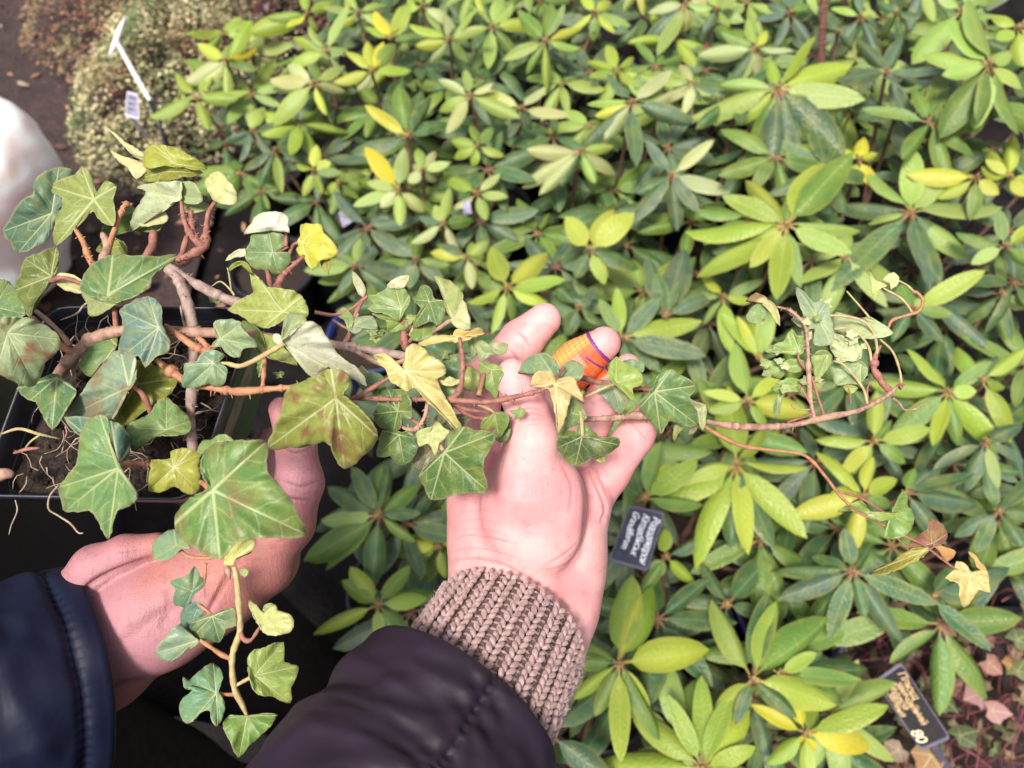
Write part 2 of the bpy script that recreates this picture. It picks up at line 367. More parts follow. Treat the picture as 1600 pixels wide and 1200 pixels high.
NLEAF = [0]
def whorl(px, py, tips, tone, plant=None, z=None, broad=False, centre=None, bud=True, rr=random):
    """one shoot with its ring of leaves; tips = list of (x, y[, tone])"""
    if plant is None:
        plant = min(range(len(PL)), key=lambda k: (PL[k]['px']-px)**2+1.3*(PL[k]['py']-py)**2) if centre is None else \
                min(range(len(PL)), key=lambda k: (PL[k]['g'].xy-centre.xy).length)
    p = PL[plant]; g = p['g']
    c = centre if centre is not None else G(px, py, z if z else p['h']+rr.uniform(-.03, .02))
    toc = (EYE-c).normalized(); ax = (ZU*.62+toc*.5+Vector((rr.uniform(-.15, .15), rr.uniform(-.15, .15), 0))).normalized()
    s0 = p['soil']+Vector((rr.uniform(-.02, .02), rr.uniform(-.02, .02), 0))
    mid = s0.lerp(c, .5)+Vector((0, 0, -.05)); d1 = c-ax*.035
    m = MB(); cv = spline([(*s0, .0065), (*mid, .0045), (*d1, .0038), (*c, .0036)], 4)
    m.tube(cv[:, :3], cv[:, 3], 6)
    sh = m.build('shoot', M['rhodo_stem'], p['root'], g)
    if bud:
        b = MB(); o = ax.orthogonal().normalized()*.0032; q = ax.cross(o)
        b.ell(c+ax*.005, (o, q, ax*.008), 6, 4)
        for k in range(5):
            w = k*1.256+rr.random(); b.ell(c+ax*.003+o*math.cos(w)+q*math.sin(w), (o*.45, q*.45, (ax+o.normalized()*math.cos(w)*.7+q.normalized()*math.sin(w)*.7)*.006), 5, 3)
        b.build('bud', M['bud'], sh)
    for tp in tips:
        tn = TONE[tp[2]] if len(tp) > 2 else TONE[tone]
        if len(tp) > 3: tip = tp[3]
        else:
            r = P(tp[0], tp[1], 1)-EYE; pl = c-ax*rr.uniform(-.012, .028)
            den = r.dot(ax)
            tip = EYE+r*((pl-EYE).dot(ax)/den)
        x = tip-c; L = x.length
        if L > .20: x *= .20/L; L = .20
        if L < .015: continue
        xd = x.normalized(); nn = ax-xd*ax.dot(xd)
        nn = (nn.normalized() if nn.length > .05 else toc.orthogonal().normalized())
        yv = nn.cross(xd); a = rr.gauss(0, .28); nn, yv = nn*math.cos(a)+yv*math.sin(a), yv*math.cos(a)-nn*math.sin(a)
        wsc = max(L, .075)*rr.uniform(.8, 1.1)
        mw = Matrix(((xd.x*L, yv.x*wsc, nn.x*L, c.x+xd.x*.003), (xd.y*L, yv.y*wsc, nn.y*L, c.y+xd.y*.003), (xd.z*L, yv.z*wsc, nn.z*L, c.z+xd.z*.003), (0, 0, 0, 1)))
        o = bpy.data.objects.new('leaf', rr.choice(RB if broad else RL)); COL.objects.link(o)
        o.parent = sh; o.matrix_basis = mw
        k = rr.uniform(.82, 1.2); o.color = (tn[0]*k*rr.uniform(.88, 1.12), tn[1]*k, tn[2]*k*rr.uniform(.8, 1.2), 1)
        NLEAF[0] += 1
    p['n'] += 1
def auto(px, py, r, n, tone, **k):
    rr = random.Random(int(px*31+py)); a0 = rr.random()*6.28; T = []
    for i in range(n):
        a = a0+i*2.4+rr.uniform(-.3, .3); q = r*rr.uniform(.75, 1.1)
        T.append((px+q*math.cos(a), py+q*math.sin(a)*.82))
    whorl(px, py, T, tone, rr=rr, **k)
def tips(s):
    out = []
    for q in s.split():
        a = q.split(','); out.append((float(a[0]), float(a[1]))+((a[2],) if len(a) > 2 else ()))
    return out
WH = [
 (1546, 102, 'S', 1, "1487,27 1520,-8 1588,70 1447,72 1478,116 1597,136 1515,186 1600,203,M 1468,202,M 1560,180,M"),
 (1502, 18, 'S', 1, "1425,86 1470,-20 1560,20 1540,-25"), (1590, 45, 'L', 1, "1560,15 1640,60 1560,60 1640,20 1600,90"),
 (1371, 115, 'B', 0, "1341,92,M 1318,125 1372,166,M 1430,120 1401,70 1330,160"),
 (1345, 26, 'B', 0, "1300,85 1378,95 1415,38 1373,28,L 1300,12,L 1340,-30"),
 (1215, 138, 'L', 0, "1278,66 1337,95 1350,155,S 1320,232,D 1080,170,S 1145,186 1130,140,S 1207,270,B 1243,285,B 1292,250,B 1170,262,M 1202,88 1260,95,P"),
 (1229, 352, 'L', 0, "1160,252,G 1131,305 1074,342 1077,405 1170,417,G 1212,472 1250,447,M 1299,247 1339,230,M 1346,330,S 1329,395 1235,305,M 1165,365 1180,300"),
 (1422, 332, 'B', 0, "1377,247,S 1428,243,S 1361,337,S 1312,302 1570,312,S 1522,392,S 1345,425 1440,452 1300,450,D 1505,390,D 1470,442,D 1480,275,S"),
 (1577, 277, 'G', 0, "1560,210 1535,262 1597,207 1597,305 1543,250 1580,208 1640,290"),
 (1525, 278, 'G', 0, "1425,270 1467,305 1495,258 1560,300 1530,330,M"),
 (1342, 250, 'Y', 0, "1352,210 1367,295 1312,232,G 1380,235,G 1322,285,G"),
 (1150, 726, 'L', 0, "1142,595 1200,642 1096,735 1260,712 1022,772 1065,757 1070,857 1170,862,G 1255,838 1140,845,D 1215,850,D"),
 (1481, 612, 'L', 0, "1422,545 1447,560 1362,592 1395,675,M 1460,698 1557,708 1545,570,M 1523,612 1500,690,M"),
 (1535, 595, 'L', 0, "1497,537 1605,540 1577,602 1597,680 1548,550,B"),
 (1366, 690, 'L', 0, "1367,610 1285,672 1455,670 1395,655,M 1335,740 1310,740,G 1420,720,M 1372,620"),
 (1348, 775, 'G', 0, "1292,700 1372,710 1408,750 1242,808 1316,874 1300,770 1400,800,M 1322,745"),
 (1333, 892, 'D', 0, "1222,933,B 1296,997 1218,873 1376,840 1458,943 1410,1005,B 1270,870 1320,830 1385,905,B 1350,960 1260,985"),
 (1455, 932, 'D', 0, "1540,1017 1420,925 1560,910,B 1500,880 1580,850,B"),
 (1176, 1060, 'M', 0, "1115,932,S 1197,927,D 1306,967 1312,1102,L 1120,1120,L 1245,1115,D 1150,1130,D 1220,940,L"),
 (1215, 1052, 'M', 0, "1275,1025,L 1346,1062 1374,1040,D 1290,1085,L 1290,1020,D"),
 (1258, 1146, 'Y', 0, "1178,1105 1235,1065 1376,1169 1387,1103,L 1256,1182 1284,1110,L 1200,1190,L 1262,1225,L"),
 (967, 1036, 'L', 0, "980,893 1052,912 1120,1025,G 1013,1105,G 970,1190 893,1090 884,1030,M 905,990,M 1050,1140,M 935,1115,M 1000,930,G"),
 (1097, 1200, 'L', 0, "1047,1090 1097,1055 992,1105 1180,1105,G 925,1190 1180,1170 1140,1085 1200,1215"),
 (592, 806, 'D', 0, "500,810,S 513,748 592,722,M 612,715,D 655,746,M 645,836,M 507,886,M 582,915 475,877,M 550,730,D 655,800"),
 (590, 945, 'L', 0, "547,880 530,910,M 665,928 692,898,M 487,990 592,1000 645,990,M 640,880,M"),
 (685, 855, 'L', 0, "640,840,G 655,810 700,900 730,830,G 640,872 700,800,M"),
 (792, 450, 'L', 0, "765,380 858,376,G 727,467 767,517 880,445 857,466,G 811,497,M 745,430,M"),
 (922, 391, 'G', 1, "882,337 963,317 990,332 1001,402,D 945,442,L 900,430,D"),
 (907, 236, 'P', 0, "825,230 815,271 847,301 970,262 930,281,S 880,290,B 960,225,S"),
 (988, 160, 'P', 0, "952,107,B 922,142,S 892,217,B 987,264,B 1078,197,B 1050,110 947,215 1040,135,S 930,180,G"),
 (815, 170, 'P', 0, "850,132 885,185 757,137 760,165,S 835,200,B 795,215,B"),
 (735, 150, 'P', 0, "682,128 765,127 807,180,S 697,205 685,172,S 765,195,B 725,108,S 790,140,G"),
 (852, 65, 'M', 0, "807,10 845,-5 880,5 787,92,S 850,130,L 912,50,G 905,70,S 830,110"),
 (747, 228, 'M', 0, "705,220,L 705,245,L 742,185 787,238,L 732,257,L 770,200"),
 (770, 42, 'S', 0, "700,55 735,5 800,0 810,90,M 760,110 730,100,M 840,30,G 790,-20"),
 (622, 297, 'S', 0, "572,227,Y 632,230,S 552,320 575,285 597,322,P 625,346 590,240,G 660,330,P"),
 (660, 267, 'P', 0, "655,220,S 640,257 640,282 690,277 675,225 700,255,S"),
 (693, 350, 'S', 0, "705,290 742,340,M 640,375,P 680,320 720,390,P 655,335,B"),
 (730, 402, 'P', 0, "675,395,G 737,446 757,402,S 690,375,B 760,375,S 700,430,B"),
 (745, 303, 'S', 0, "692,262,L 780,272,P 790,310 760,340,L 705,320,P"),
 (490, 267, 'L', 0, "492,225,G 462,250 515,255,G 470,300 500,305 530,270,M"),
 (530, 285, 'M', 0, "575,262,S 500,245 515,330 560,310 505,300,L"),
 (638, 214, 'D', 0, "575,165,Y 655,130 600,140 680,150 545,215,B 700,180 620,120,M"),
 (555, 415, 'B', 0, "645,420 500,400 520,450 610,450 590,385 480,420,S 565,370,S"),
 (650, 405, 'D', 0, "610,370,B 700,410,M 640,450 690,440 600,430,B"),
 (353, 95, 'L', 0, "303,65,G 385,24 283,125,P 313,130,P 398,65,Y 345,150,S 365,60,S 400,110,M"),
 (510, 82, 'S', 0, "450,37,L 542,8 447,95,L 488,35 545,120,P 480,60"),
 (490, 130, 'P', 0, "440,95 420,122 425,185,S 512,175,G 530,85,S 540,140 460,165,L"),
 (480, 22, 'L', 0, "390,40 420,22 470,-20 520,0 450,45,G 500,45,S"),
 (582, 112, 'G', 0, "542,67 522,122 575,58 627,55,S 640,110,L 560,140,P 600,60,Y"),
 (702, 62, 'L', 0, "640,32 650,70,G 760,45,S 685,15,P 750,20,S 670,95,P 730,95,M"),
 (610, 62, 'L', 0, "585,10,Y 615,0,G 640,15 570,40 650,60,M"), (560, 20, 'S', 0, "520,40,G 600,-10 540,-20 610,35 505,10"),
 (660, 10, 'L', 0, "620,20 690,-20 710,30,P 640,-30 690,50,S"),
 (395, 205, 'B', 0, "340,215 450,190 410,150,S 440,240 370,250 480,215,M"), (430, 235, 'D', 0, "380,260,B 470,180 500,240 440,300,S 400,285"),
 (1072, 6, 'P', 0, "1072,48 1157,40,S 1002,62,B 1027,92,S 1120,-10 1020,10"),
 (1182, 76, 'P', 0, "1090,86 1130,45,S 1185,126 1238,78 1120,138,B 1160,120,S 1170,20,S 1195,40,G"),
 (1085, 131, 'P', 0, "1002,115,S 1050,160 1002,157 1070,173 1130,140,B 1090,175,B 1060,95"),
 (1050, 273, 'B', 0, "1140,300,P 1000,300,D 1015,326,S 1055,357 1112,222,P 1010,225 1090,330 985,340"),
 (1235, 20, 'B', 0, "1272,67 1180,30 1210,70 1270,-10,M 1230,-30 1200,0"),
 (1040, 495, 'D', 0, "1030,432 1097,420 1125,450,B 1010,465 1067,375,B 1020,390,B 1060,440"),
 (1130, 465, 'L', 0, "1190,440,M 1140,547 1172,470 1100,420,G 1110,500,M 1085,450,M"),
 (1187, 562, 'L', 0, "1150,500,G 1130,490 1222,582 1165,480,L 1200,480,S"),
 (1168, 627, 'S', 0, "1155,530 1222,580,L 1268,642,G 1102,612,L 1110,640,L 1205,665,L"),
 (972, 528, 'L', 0, "962,448 1097,497 1098,558,D 1000,590,D 1030,470,D 940,470,M"),
 (1005, 780, 'L', 0, "1100,775,M 1050,725 960,740,D 1090,720 1040,690,M 985,720,D"),
 (1425, 482, 'L', 0, "1532,432 1487,490,M 1440,470 1410,440,M 1400,520,D 1480,530,B"),
 (1415, 770, 'B', 0, "1550,778,B 1430,730,M 1470,720 1480,850 1520,740,D"), (1560, 800, 'D', 0, "1500,830,B 1620,740 1600,850 1520,860 1630,800 1540,740"),
 (1565, 460, 'D', 0, "1500,500 1620,420 1480,440,B 1620,480,M 1560,400,M 1580,530"), (1570, 385, 'M', 0, "1500,360 1630,350,L 1620,420 1520,410,S 1560,330"),
 (1136, 945, 'D', 0, "1215,860 1100,880 1055,925 1020,997,B 1200,960 1130,1010"), (1040, 870, 'M', 0, "1092,912,L 1035,825,L 1000,930,M 1110,830,D 1020,900"),
 (1540, 690, 'B', 0, "1600,720 1470,740 1600,660 1500,760 1560,760,S"), (905, 480, 'D', 0, "860,430 940,500 930,450,B 870,500 880,520"),
 (930, 20, 'G', 0, "905,-20 960,-10 985,40,S 890,40 930,55,M 960,50"), (900, -40, 'L', 0, "860,-20 940,-30 900,0 880,-70 930,-70"), (1000, -30, 'S', 0, "960,-10 1040,-20 1010,20,G 980,10 1000,-70"),
 (1120, 15, 'S', 0, "1080,0 1150,-10 1140,40 1100,50,B 1125,-30"), (1260, -30, 'S', 0, "1220,-10 1300,-20 1275,20 1240,15,B"), (1310, 50, 'B', 0, "1290,20 1330,80 1280,70 1330,30"), (1440, -20, 'B', 0, "1400,0 1470,0 1430,40 1460,30,L 1390,-30"), (1400, 20, 'D', 0, "1370,0 1440,20 1420,60 1380,60"), (1330, -20, 'M', 0, "1300,0 1360,0 1340,25 1310,-40,L"),
 (650, -30, 'L', 0, "620,-10 690,-10 660,20 640,20 600,-40"), (560, -40, 'L', 0, "530,-20 590,-10 560,0 540,10"), (740, -20, 'S', 0, "700,0 780,0 760,20,G 720,25"), (820, -30, 'M', 0, "790,-10 860,0 830,20 800,10"),
 (720, 985, 'M', 0, "660,960 700,930 640,1010,L 760,950"),
]
for x, y, tn, br, s in WH: whorl(x, y, tips(s), tn, broad=bool(br), rr=random.Random(int(x*7+y)))
# lower, shaded shoots filling each plant
rr = random.Random(5)
def inbed(px, py):
    if px < 250 or py < -110 or py > 1290 or px > 1700: return False
    if px < 480 and py > 150 + (px-250)*1.0: return False
    if px < 520 and py > 420: return False
    if px > 1335 and py > 985 and px < 1700: return False
    if px > 1470 and py > 900: return False
    if px < 300 and py > 100: return False
    if px < 600 and py > 900: return False
    return True
y = .18
while y < 3.3:
    x = -1.0 if y < 2.4 else -.7
    while x < 1.7:
        q = Vector((x+rr.uniform(-.045, .045), y+rr.uniform(-.045, .045), 0))
        pk = min(range(len(PL)), key=lambda k: (PL[k]['g'].xy-q.xy).length); p = PL[pk]
        dist = (p['g'].xy-q.xy).length
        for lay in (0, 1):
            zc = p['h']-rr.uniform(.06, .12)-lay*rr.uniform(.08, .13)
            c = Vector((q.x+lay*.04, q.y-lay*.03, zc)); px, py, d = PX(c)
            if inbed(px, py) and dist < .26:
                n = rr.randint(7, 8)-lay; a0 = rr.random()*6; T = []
                tn = rr.choice(('MSDLMDSDB' if c.y > 1.3 else 'MSDDMBBM') if lay == 0 else 'DDBD')  # deep layer gets only dark tones, painting in shade under the canopy
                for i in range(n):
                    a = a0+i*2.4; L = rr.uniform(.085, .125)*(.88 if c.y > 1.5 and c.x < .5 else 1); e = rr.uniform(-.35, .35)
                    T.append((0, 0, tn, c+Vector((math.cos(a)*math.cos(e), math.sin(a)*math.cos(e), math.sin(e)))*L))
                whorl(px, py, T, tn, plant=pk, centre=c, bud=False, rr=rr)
        x += .135
    y += .135
print('rhododendron leaves', NLEAF[0])
# ------------------------------------------------------------------ potted ivy held over the bed
TL, TR, BR, BL = P(75, 478, .372), P(404, 480, .376), P(300, 782, .348), P(-36, 776, .345)
CEN = (TL+TR+BR+BL)/4; NRM = (TR-TL).cross(BL-TL).normalized()
if NRM.dot(EYE-CEN) > 0: NRM = -NRM            # points down into the pot
IB = CEN+NRM*.085
IVY = empty('potted_ivy', IB, label='potted ivy with long trailing runners, its square black pot held in a hand', cat='potted ivy')
def sqring(s, dz, r=.10, n=5):                 # rounded square, scaled s about the axis, dz along the pot's axis
    c4 = [TL, TR, BR, BL]; out = []
    for i in range(4):
        p0, p1, p2 = c4[i-1], c4[i], c4[(i+1) % 4]
        a = p1+(p0-p1)*r; b = p1+(p2-p1)*r
        for k in range(n):
            t = k/(n-1); out.append(CEN+((a*(1-t)**2+p1*2*t*(1-t)+b*t*t)-CEN)*s+NRM*dz)
    return out
def loft(mb, rings):
    n = len(rings[0]); V = [p for r in rings for p in r]
    mb.add(V, [(a*n+k, a*n+(k+1) % n, (a+1)*n+(k+1) % n, (a+1)*n+k) for a in range(len(rings)-1) for k in range(n)])
m = MB(); loft(m, [sqring(.70, .085), sqring(.925, .014), sqring(.93, .012), sqring(.965, .0118), sqring(1.0, .0105), sqring(1.005, .001), sqring(.99, -.001), sqring(.972, .0), sqring(.965, .006), sqring(.91, .016), sqring(.88, .03)])
m.add(sqring(.70, .085), [tuple(range(20))]); m.build('pot', M['black_plastic'], IVY, IB)
m = MB(); loft(m, [sqring(.935, .0135, .10), sqring(.84, .042)])  # pale shell over the black pot, painting light onto its outer wall
m.build('lit_pot_wall', M['lit_pot_plastic'], IVY, IB)
# soil: lumpy sheet a little under the rim
V = []; n = 44
for j in range(n+1):
    for i in range(n+1):
        u, v = i/n, j/n; q = (TL*(1-u)+TR*u)*(1-v)+(BL*(1-u)+BR*u)*v; q = CEN+(q-CEN)*.915+NRM*.017
        h = noise.noise(q*90)*.004+noise.noise(q*320)*.0022+noise.noise(q*800)*.001
        V.append(q-NRM*h)
obj('soil', mesh('soil', V, [(j*(n+1)+i, j*(n+1)+i+1, (j+1)*(n+1)+i+1, (j+1)*(n+1)+i) for j in range(n) for i in range(n)]), M['peat'], IVY, IB)
rr = random.Random(11); m = MB()
for i in range(420):                            # crumbs of peat
    u, v = rr.uniform(.04, .96), rr.uniform(.04, .96); q = (TL*(1-u)+TR*u)*(1-v)+(BL*(1-u)+BR*u)*v; q = CEN+(q-CEN)*.9+NRM*.0155
    a = Vector((rr.gauss(0, 1), rr.gauss(0, 1), rr.gauss(0, 1))).normalized(); b = a.orthogonal().normalized(); c = a.cross(b); r = rr.uniform(.0004, .0016)
    m.ell(q, (a*r*rr.uniform(1, 2.4), b*r, c*r*.8), 5, 3)
m.build('peat_crumbs', M['peat'], IVY, IB, kind='stuff')
def stem(name, s, mat, parent=IVY, n=5, sides=8, bumpy=0, base=None):
    a = np.array([[float(x) for x in q.split(',')] for q in s.split()])
    c = spline(a, n); pts = []; rad = []
    for i, (x, y, d, r) in enumerate(c):
        pts.append(P(x, y, d)); k = (1+bumpy*noise.noise(Vector((x*.11, y*.11, 1)))+bumpy*.8*max(0, noise.noise(Vector((x*.05, y*.05, 7)))))*(.85 if x > 1060 else 1)*(.75 if x > 1180 and r < 6 else 1)
        rad.append(max(.3, r)*(.78 if r < 6.5 else .92)*d/FPX*k)
    m = MB(); m.tube(pts, rad, sides)
    if mat.startswith('vine') and len(pts) > 14 and a[:, 3].max() > 5.5:            # little aerial rootlets and bud scars
        r3 = random.Random(len(s))
        for i in range(2, len(pts)-2):
            for _ in range(2):
                if r3.random() < .6:
                    w = Vector((r3.gauss(0, 1), r3.gauss(0, 1), r3.gauss(0, 1))).normalized(); p0 = pts[i].lerp(pts[i+1], r3.random())
                    m.tube([p0, p0+w*(rad[i]+.0008), p0+w*(rad[i]+r3.uniform(.001, .0028))+Vector((0, 0, -.0006))], [.00035, .0003, .00012], 4)
            if r3.random() < .14: o = rad[i]*1.25; m.ell(pts[i], (Vector((o, 0, 0)), Vector((0, o, 0)), Vector((0, 0, o))), 8, 5)
    return m.build(name, M[mat], parent, IB if base is None else base)
for s, mt in [
 ('262,418,.352,8 300,440,.354,8 350,466,.358,9 402,482,.362,9 450,508,.367,8 510,535,.371,7 565,545,.374,7 640,558,.377,7 690,575,.380,6 760,600,.383,5', 'vine_grey'),
 ('262,420,.352,7 280,440,.350,9 296,486,.350,9 303,540,.350,9 300,600,.350,8 298,660,.352,8 302,720,.353,8 296,776,.358,7', 'vine_grey'),
 ('88,590,.365,9 112,560,.357,10 150,528,.350,11 200,516,.348,9 260,517,.347,9 330,520,.347,9 390,522,.352,8 440,530,.358,7', 'vine_brown'),
 ('258,508,.343,5 282,526,.341,6 318,548,.341,7 345,535,.344,5', 'vine_orange'), ('310,527,.343,5 327,545,.342,6', 'vine_orange'),
 ('245,563,.348,6 268,580,.345,8 298,600,.343,6 330,606,.338,6 372,612,.336,7 420,608,.334,6 470,606,.334,5 525,618,.336,5', 'vine_orange'),
 ('525,618,.336,4.5 550,623,.337,5 575,610,.338,5 604,593,.339,4 632,580,.340,3', 'vine_red'),
 ('410,606,.336,4 412,585,.338,5 414,560,.342,4', 'vine_orange'),
 ('540,540,.373,4 600,570,.374,6 640,560,.375,5', 'vine_brown'),
 ('560,622,.341,4 610,624,.342,5 660,624,.342,5 705,625,.341,6 760,628,.339,5 800,621,.336,5 838,612,.333,4.5 864,602,.332,3', 'vine_red'),
 ('702,626,.341,6 712,618,.341,6 721,600,.342,5 723,565,.344,4.5 718,528,.349,3.5', 'vine_red'),
 ('706,630,.344,4 730,640,.347,4 770,645,.350,3', 'vine_red'), ('708,632,.346,4 735,650,.349,4 760,655,.352,3', 'vine_red'),
 ('668,630,.343,4 664,650,.343,4 655,665,.343,4 646,672,.344,6 630,668,.345,4 624,655,.345,3', 'vine_brown'),
 ('646,672,.344,4 655,665,.343,4 643,655,.343,3 634,648,.343,2', 'vine_red'),
 ('893,588,.370,5 915,592,.372,6 935,597,.374,6 975,601,.376,6 1003,607,.374,5 1022,611,.371,3', 'vine_red'),
 ('870,640,.352,3 895,650,.362,5 920,655,.374,6 960,653,.376,6 1000,649,.378,7 1035,652,.382,6 1095,658,.390,6 1150,666,.398,7 1205,667,.406,7 1245,663,.412,6 1290,652,.417,7 1340,642,.422,6 1380,622,.427,6 1402,604,.430,5', 'vine_brown'),
 ('1088,658,.388,4 1120,678,.392,5 1160,697,.397,5 1210,704,.403,5 1258,712,.408,5 1290,745,.413,5 1310,772,.416,4.5 1328,790,.420,4', 'vine_orange'),
 ('1310,768,.416,4 1345,778,.420,4 1380,800,.424,3.5 1392,806,.425,3', 'vine_red'), ('1328,796,.422,3 1365,812,.424,4 1400,832,.427,4 1440,850,.429,4 1470,872,.431,4 1492,888,.432,3 1514,897,.433,3', 'vine_red'),
 ('1400,838,.429,3 1412,852,.430,3 1420,860,.431,2.5', 'vine_red'), ('1425,845,.430,2.5 1450,848,.432,2.5 1462,851,.432,2', 'vine_red'),
 ('910,683,.342,3 909,660,.342,3.5 905,640,.345,3 895,620,.350,3', 'petiole_green'), ('915,620,.362,3 940,608,.363,3 962,599,.364,3', 'petiole_green'),
 ('868,600,.333,3 874,585,.338,3 882,575,.342,3', 'vine_red'),
 ('1273,655,.414,5 1266,620,.416,6 1263,570,.418,6 1261,525,.419,5 1255,505,.420,5 1236,486,.421,4 1213,479,.421,3.5', 'vine_brown'),
 ('1288,650,.416,4 1278,620,.418,4 1268,590,.420,4 1250,565,.421,4 1246,550,.422,3', 'vine_red'),
 ('1272,640,.415,4 1255,612,.417,3 1248,600,.418,3', 'vine_red'),
 ('1392,612,.429,6 1380,600,.430,7 1370,585,.430,7 1365,575,.430,7 1368,555,.430,6 1376,540,.430,5', 'vine_red'),
 ('1369,565,.430,4 1370,540,.429,4 1362,515,.428,4 1345,500,.428,4 1310,493,.427,4 1278,495,.427,3', 'petiole_green'),
 ('1362,570,.430,4 1358,545,.429,4 1345,525,.429,4 1325,513,.428,4 1303,514,.428,3', 'petiole_green'),
 ('1408,600,.431,4 1406,580,.430,4 1395,550,.429,4 1375,530,.429,3', 'petiole_green'),
 ('1355,632,.425,4 1350,610,.424,4 1335,588,.424,4 1318,570,.424,3 1303,564,.424,3', 'petiole_green'),
 ('1360,498,.428,3 1345,480,.428,3 1323,455,.427,2.5', 'petiole_green'), ('1388,512,.429,4 1395,500,.429,5 1420,492,.428,5 1436,486,.427,5 1442,470,.427,5 1434,458,.427,5 1425,455,.427,4', 'vine_orange'),
 ('1428,492,.428,3 1410,468,.428,3.5 1380,450,.428,3', 'petiole_green'), ('1430,458,.427,3.5 1418,446,.427,3 1403,438,.427,3', 'petiole_green'),
 ('1395,622,.430,4 1405,630,.431,4 1413,640,.431,3 1430,639,.431,3 1440,632,.431,2', 'vine_brown'), ('1360,595,.430,3 1355,610,.430,3 1357,635,.428,4', 'vine_red'),
 ('1230,660,.411,4 1265,648,.414,4 1278,640,.415,4', 'vine_red'), ('1300,652,.420,4 1330,645,.423,4 1356,638,.425,3', 'vine_red'), ('1268,640,.416,2 1245,640,.418,2.5 1236,632,.418,2', 'vine_brown'),
 ('1405,605,.431,7 1412,601,.431,5', 'vine_red'), ('1330,632,.424,2.5 1328,615,.424,2.5 1326,607,.424,2', 'vine_red'),
 ('366,885,.332,5 370,905,.332,5 373,940,.333,5.5 375,985,.334,6 364,1020,.335,6 363,1050,.336,6 368,1080,.338,6 378,1100,.339,5 386,1118,.340,4', 'petiole_green'),
 ('374,984,.334,4 380,998,.333,5 392,1000,.332,4 406,980,.331,3', 'vine_red'), ('363,1030,.335,4 345,1022,.334,5 325,1008,.333,4.5 312,1000,.332,4', 'vine_orange'),
 ('367,1072,.338,4 385,1062,.337,4 397,1056,.336,3', 'petiole_green'), ('367,1085,.338,4 350,1085,.337,4 338,1083,.336,3', 'vine_orange'),
 ('310,945,.336,3 325,955,.335,3 332,963,.335,3', 'vine_orange'), ('276,853,.331,3 292,868,.332,4 315,872,.333,4 340,870,.334,3', 'vine_orange'), ('302,924,.337,3 318,910,.338,3 322,880,.338,3', 'vine_orange'),
 ('358,905,.333,4 356,890,.333,6 352,884,.333,5', 'vine_brown'),
 ('118,358,.383,4 130,378,.378,5 138,400,.373,6 148,422,.366,5', 'vine_orange'), ('206,320,.386,4 196,320,.384,5 186,340,.382,5 165,400,.374,7 160,420,.370,7', 'vine_orange'),
 ('160,365,.380,5 168,385,.376,8 160,415,.372,9', 'vine_brown'), ('240,362,.377,7 238,385,.374,7 228,402,.370,8', 'vine_red'),
 ('283,315,.370,3 288,345,.368,5 300,370,.366,6 318,385,.364,7', 'vine_red'), ('298,330,.372,5 300,355,.370,6 308,375,.367,6 316,386,.364,7', 'vine_red'),
 ('336,316,.374,4 325,335,.371,5 322,365,.368,6 318,385,.365,8 300,398,.362,7 282,404,.359,6', 'vine_red'), ('292,370,.366,5 285,395,.361,6 278,408,.358,6', 'vine_red'),
 ('446,362,.371,3 447,385,.370,4', 'vine_red'), ('476,400,.373,4 458,415,.370,4 443,430,.367,6 434,445,.364,7 433,460,.360,6', 'vine_red'), ('417,422,.370,4 423,445,.367,5 427,462,.364,4', 'vine_red'), ('470,378,.375,4 458,383,.374,4 452,398,.373,4', 'vine_red'), ('428,393,.370,2 442,390,.371,3 450,385,.371,3', 'vine_red'),
 ('341,568,.338,3 355,568,.336,5 375,572,.333,5 400,562,.330,5 425,548,.328,5 443,538,.325,4', 'petiole_green'),
 ('206,604,.335,4 222,615,.338,5 234,640,.342,5 236,655,.345,4', 'vine_red'), ('185,727,.311,4 205,724,.318,6 235,726,.325,5 262,730,.328,4', 'vine_orange'), ('172,692,.318,4 178,715,.314,5 184,730,.311,4', 'vine_orange'),
 ('312,752,.318,4 322,758,.305,6 333,766,.296,5', 'vine_orange'), ('55,485,.345,4 90,515,.352,5 110,540,.354,6', 'vine_brown'), ('50,495,.348,4 85,530,.352,6 108,548,.354,7 125,550,.354,5', 'vine_orange'),
 ('78,440,.366,4 100,434,.362,5 135,446,.358,4', 'vine_red'), ('178,478,.358,4 180,495,.354,5 182,520,.350,5', 'vine_red'),
 ('492,488,.372,4 520,492,.373,3 545,485,.374,3 565,470,.374,3 575,462,.373,3', 'vine_red'), ('535,540,.373,4 545,525,.373,5 552,500,.373,4 565,472,.374,4', 'vine_red'), ('628,484,.371,4 630,510,.373,5 632,535,.374,7 636,548,.375,6', 'vine_red'),
 ('705,500,.361,4 690,510,.366,4 676,520,.370,4', 'vine_brown'), ('640,535,.374,4 650,515,.373,3 660,508,.373,3', 'vine_red'), ('640,525,.374,2.5 655,490,.372,2.5 671,471,.371,2', 'petiole_green'),
 ('560,490,.373,3 548,510,.373,2 540,512,.373,3 520,500,.373,3', 'vine_brown'),
 ('773,645,.345,2 760,637,.344,3 745,632,.343,3', 'petiole_green'), ('767,578,.358,2.5 750,598,.358,3 748,615,.355,3', 'vine_brown'), ('752,600,.357,5 756,585,.358,5 748,618,.352,5', 'bud'),
 ('695,707,.336,3 690,700,.337,4 682,690,.340,3', 'vine_brown'), ('670,678,.339,3 676,665,.342,3 690,655,.345,3', 'vine_red'), ('1002,650,.377,3 1005,642,.376,6 1000,637,.375,3', 'vine_brown'),
 ]: stem('vine_stem', s, mt, bumpy=.4)
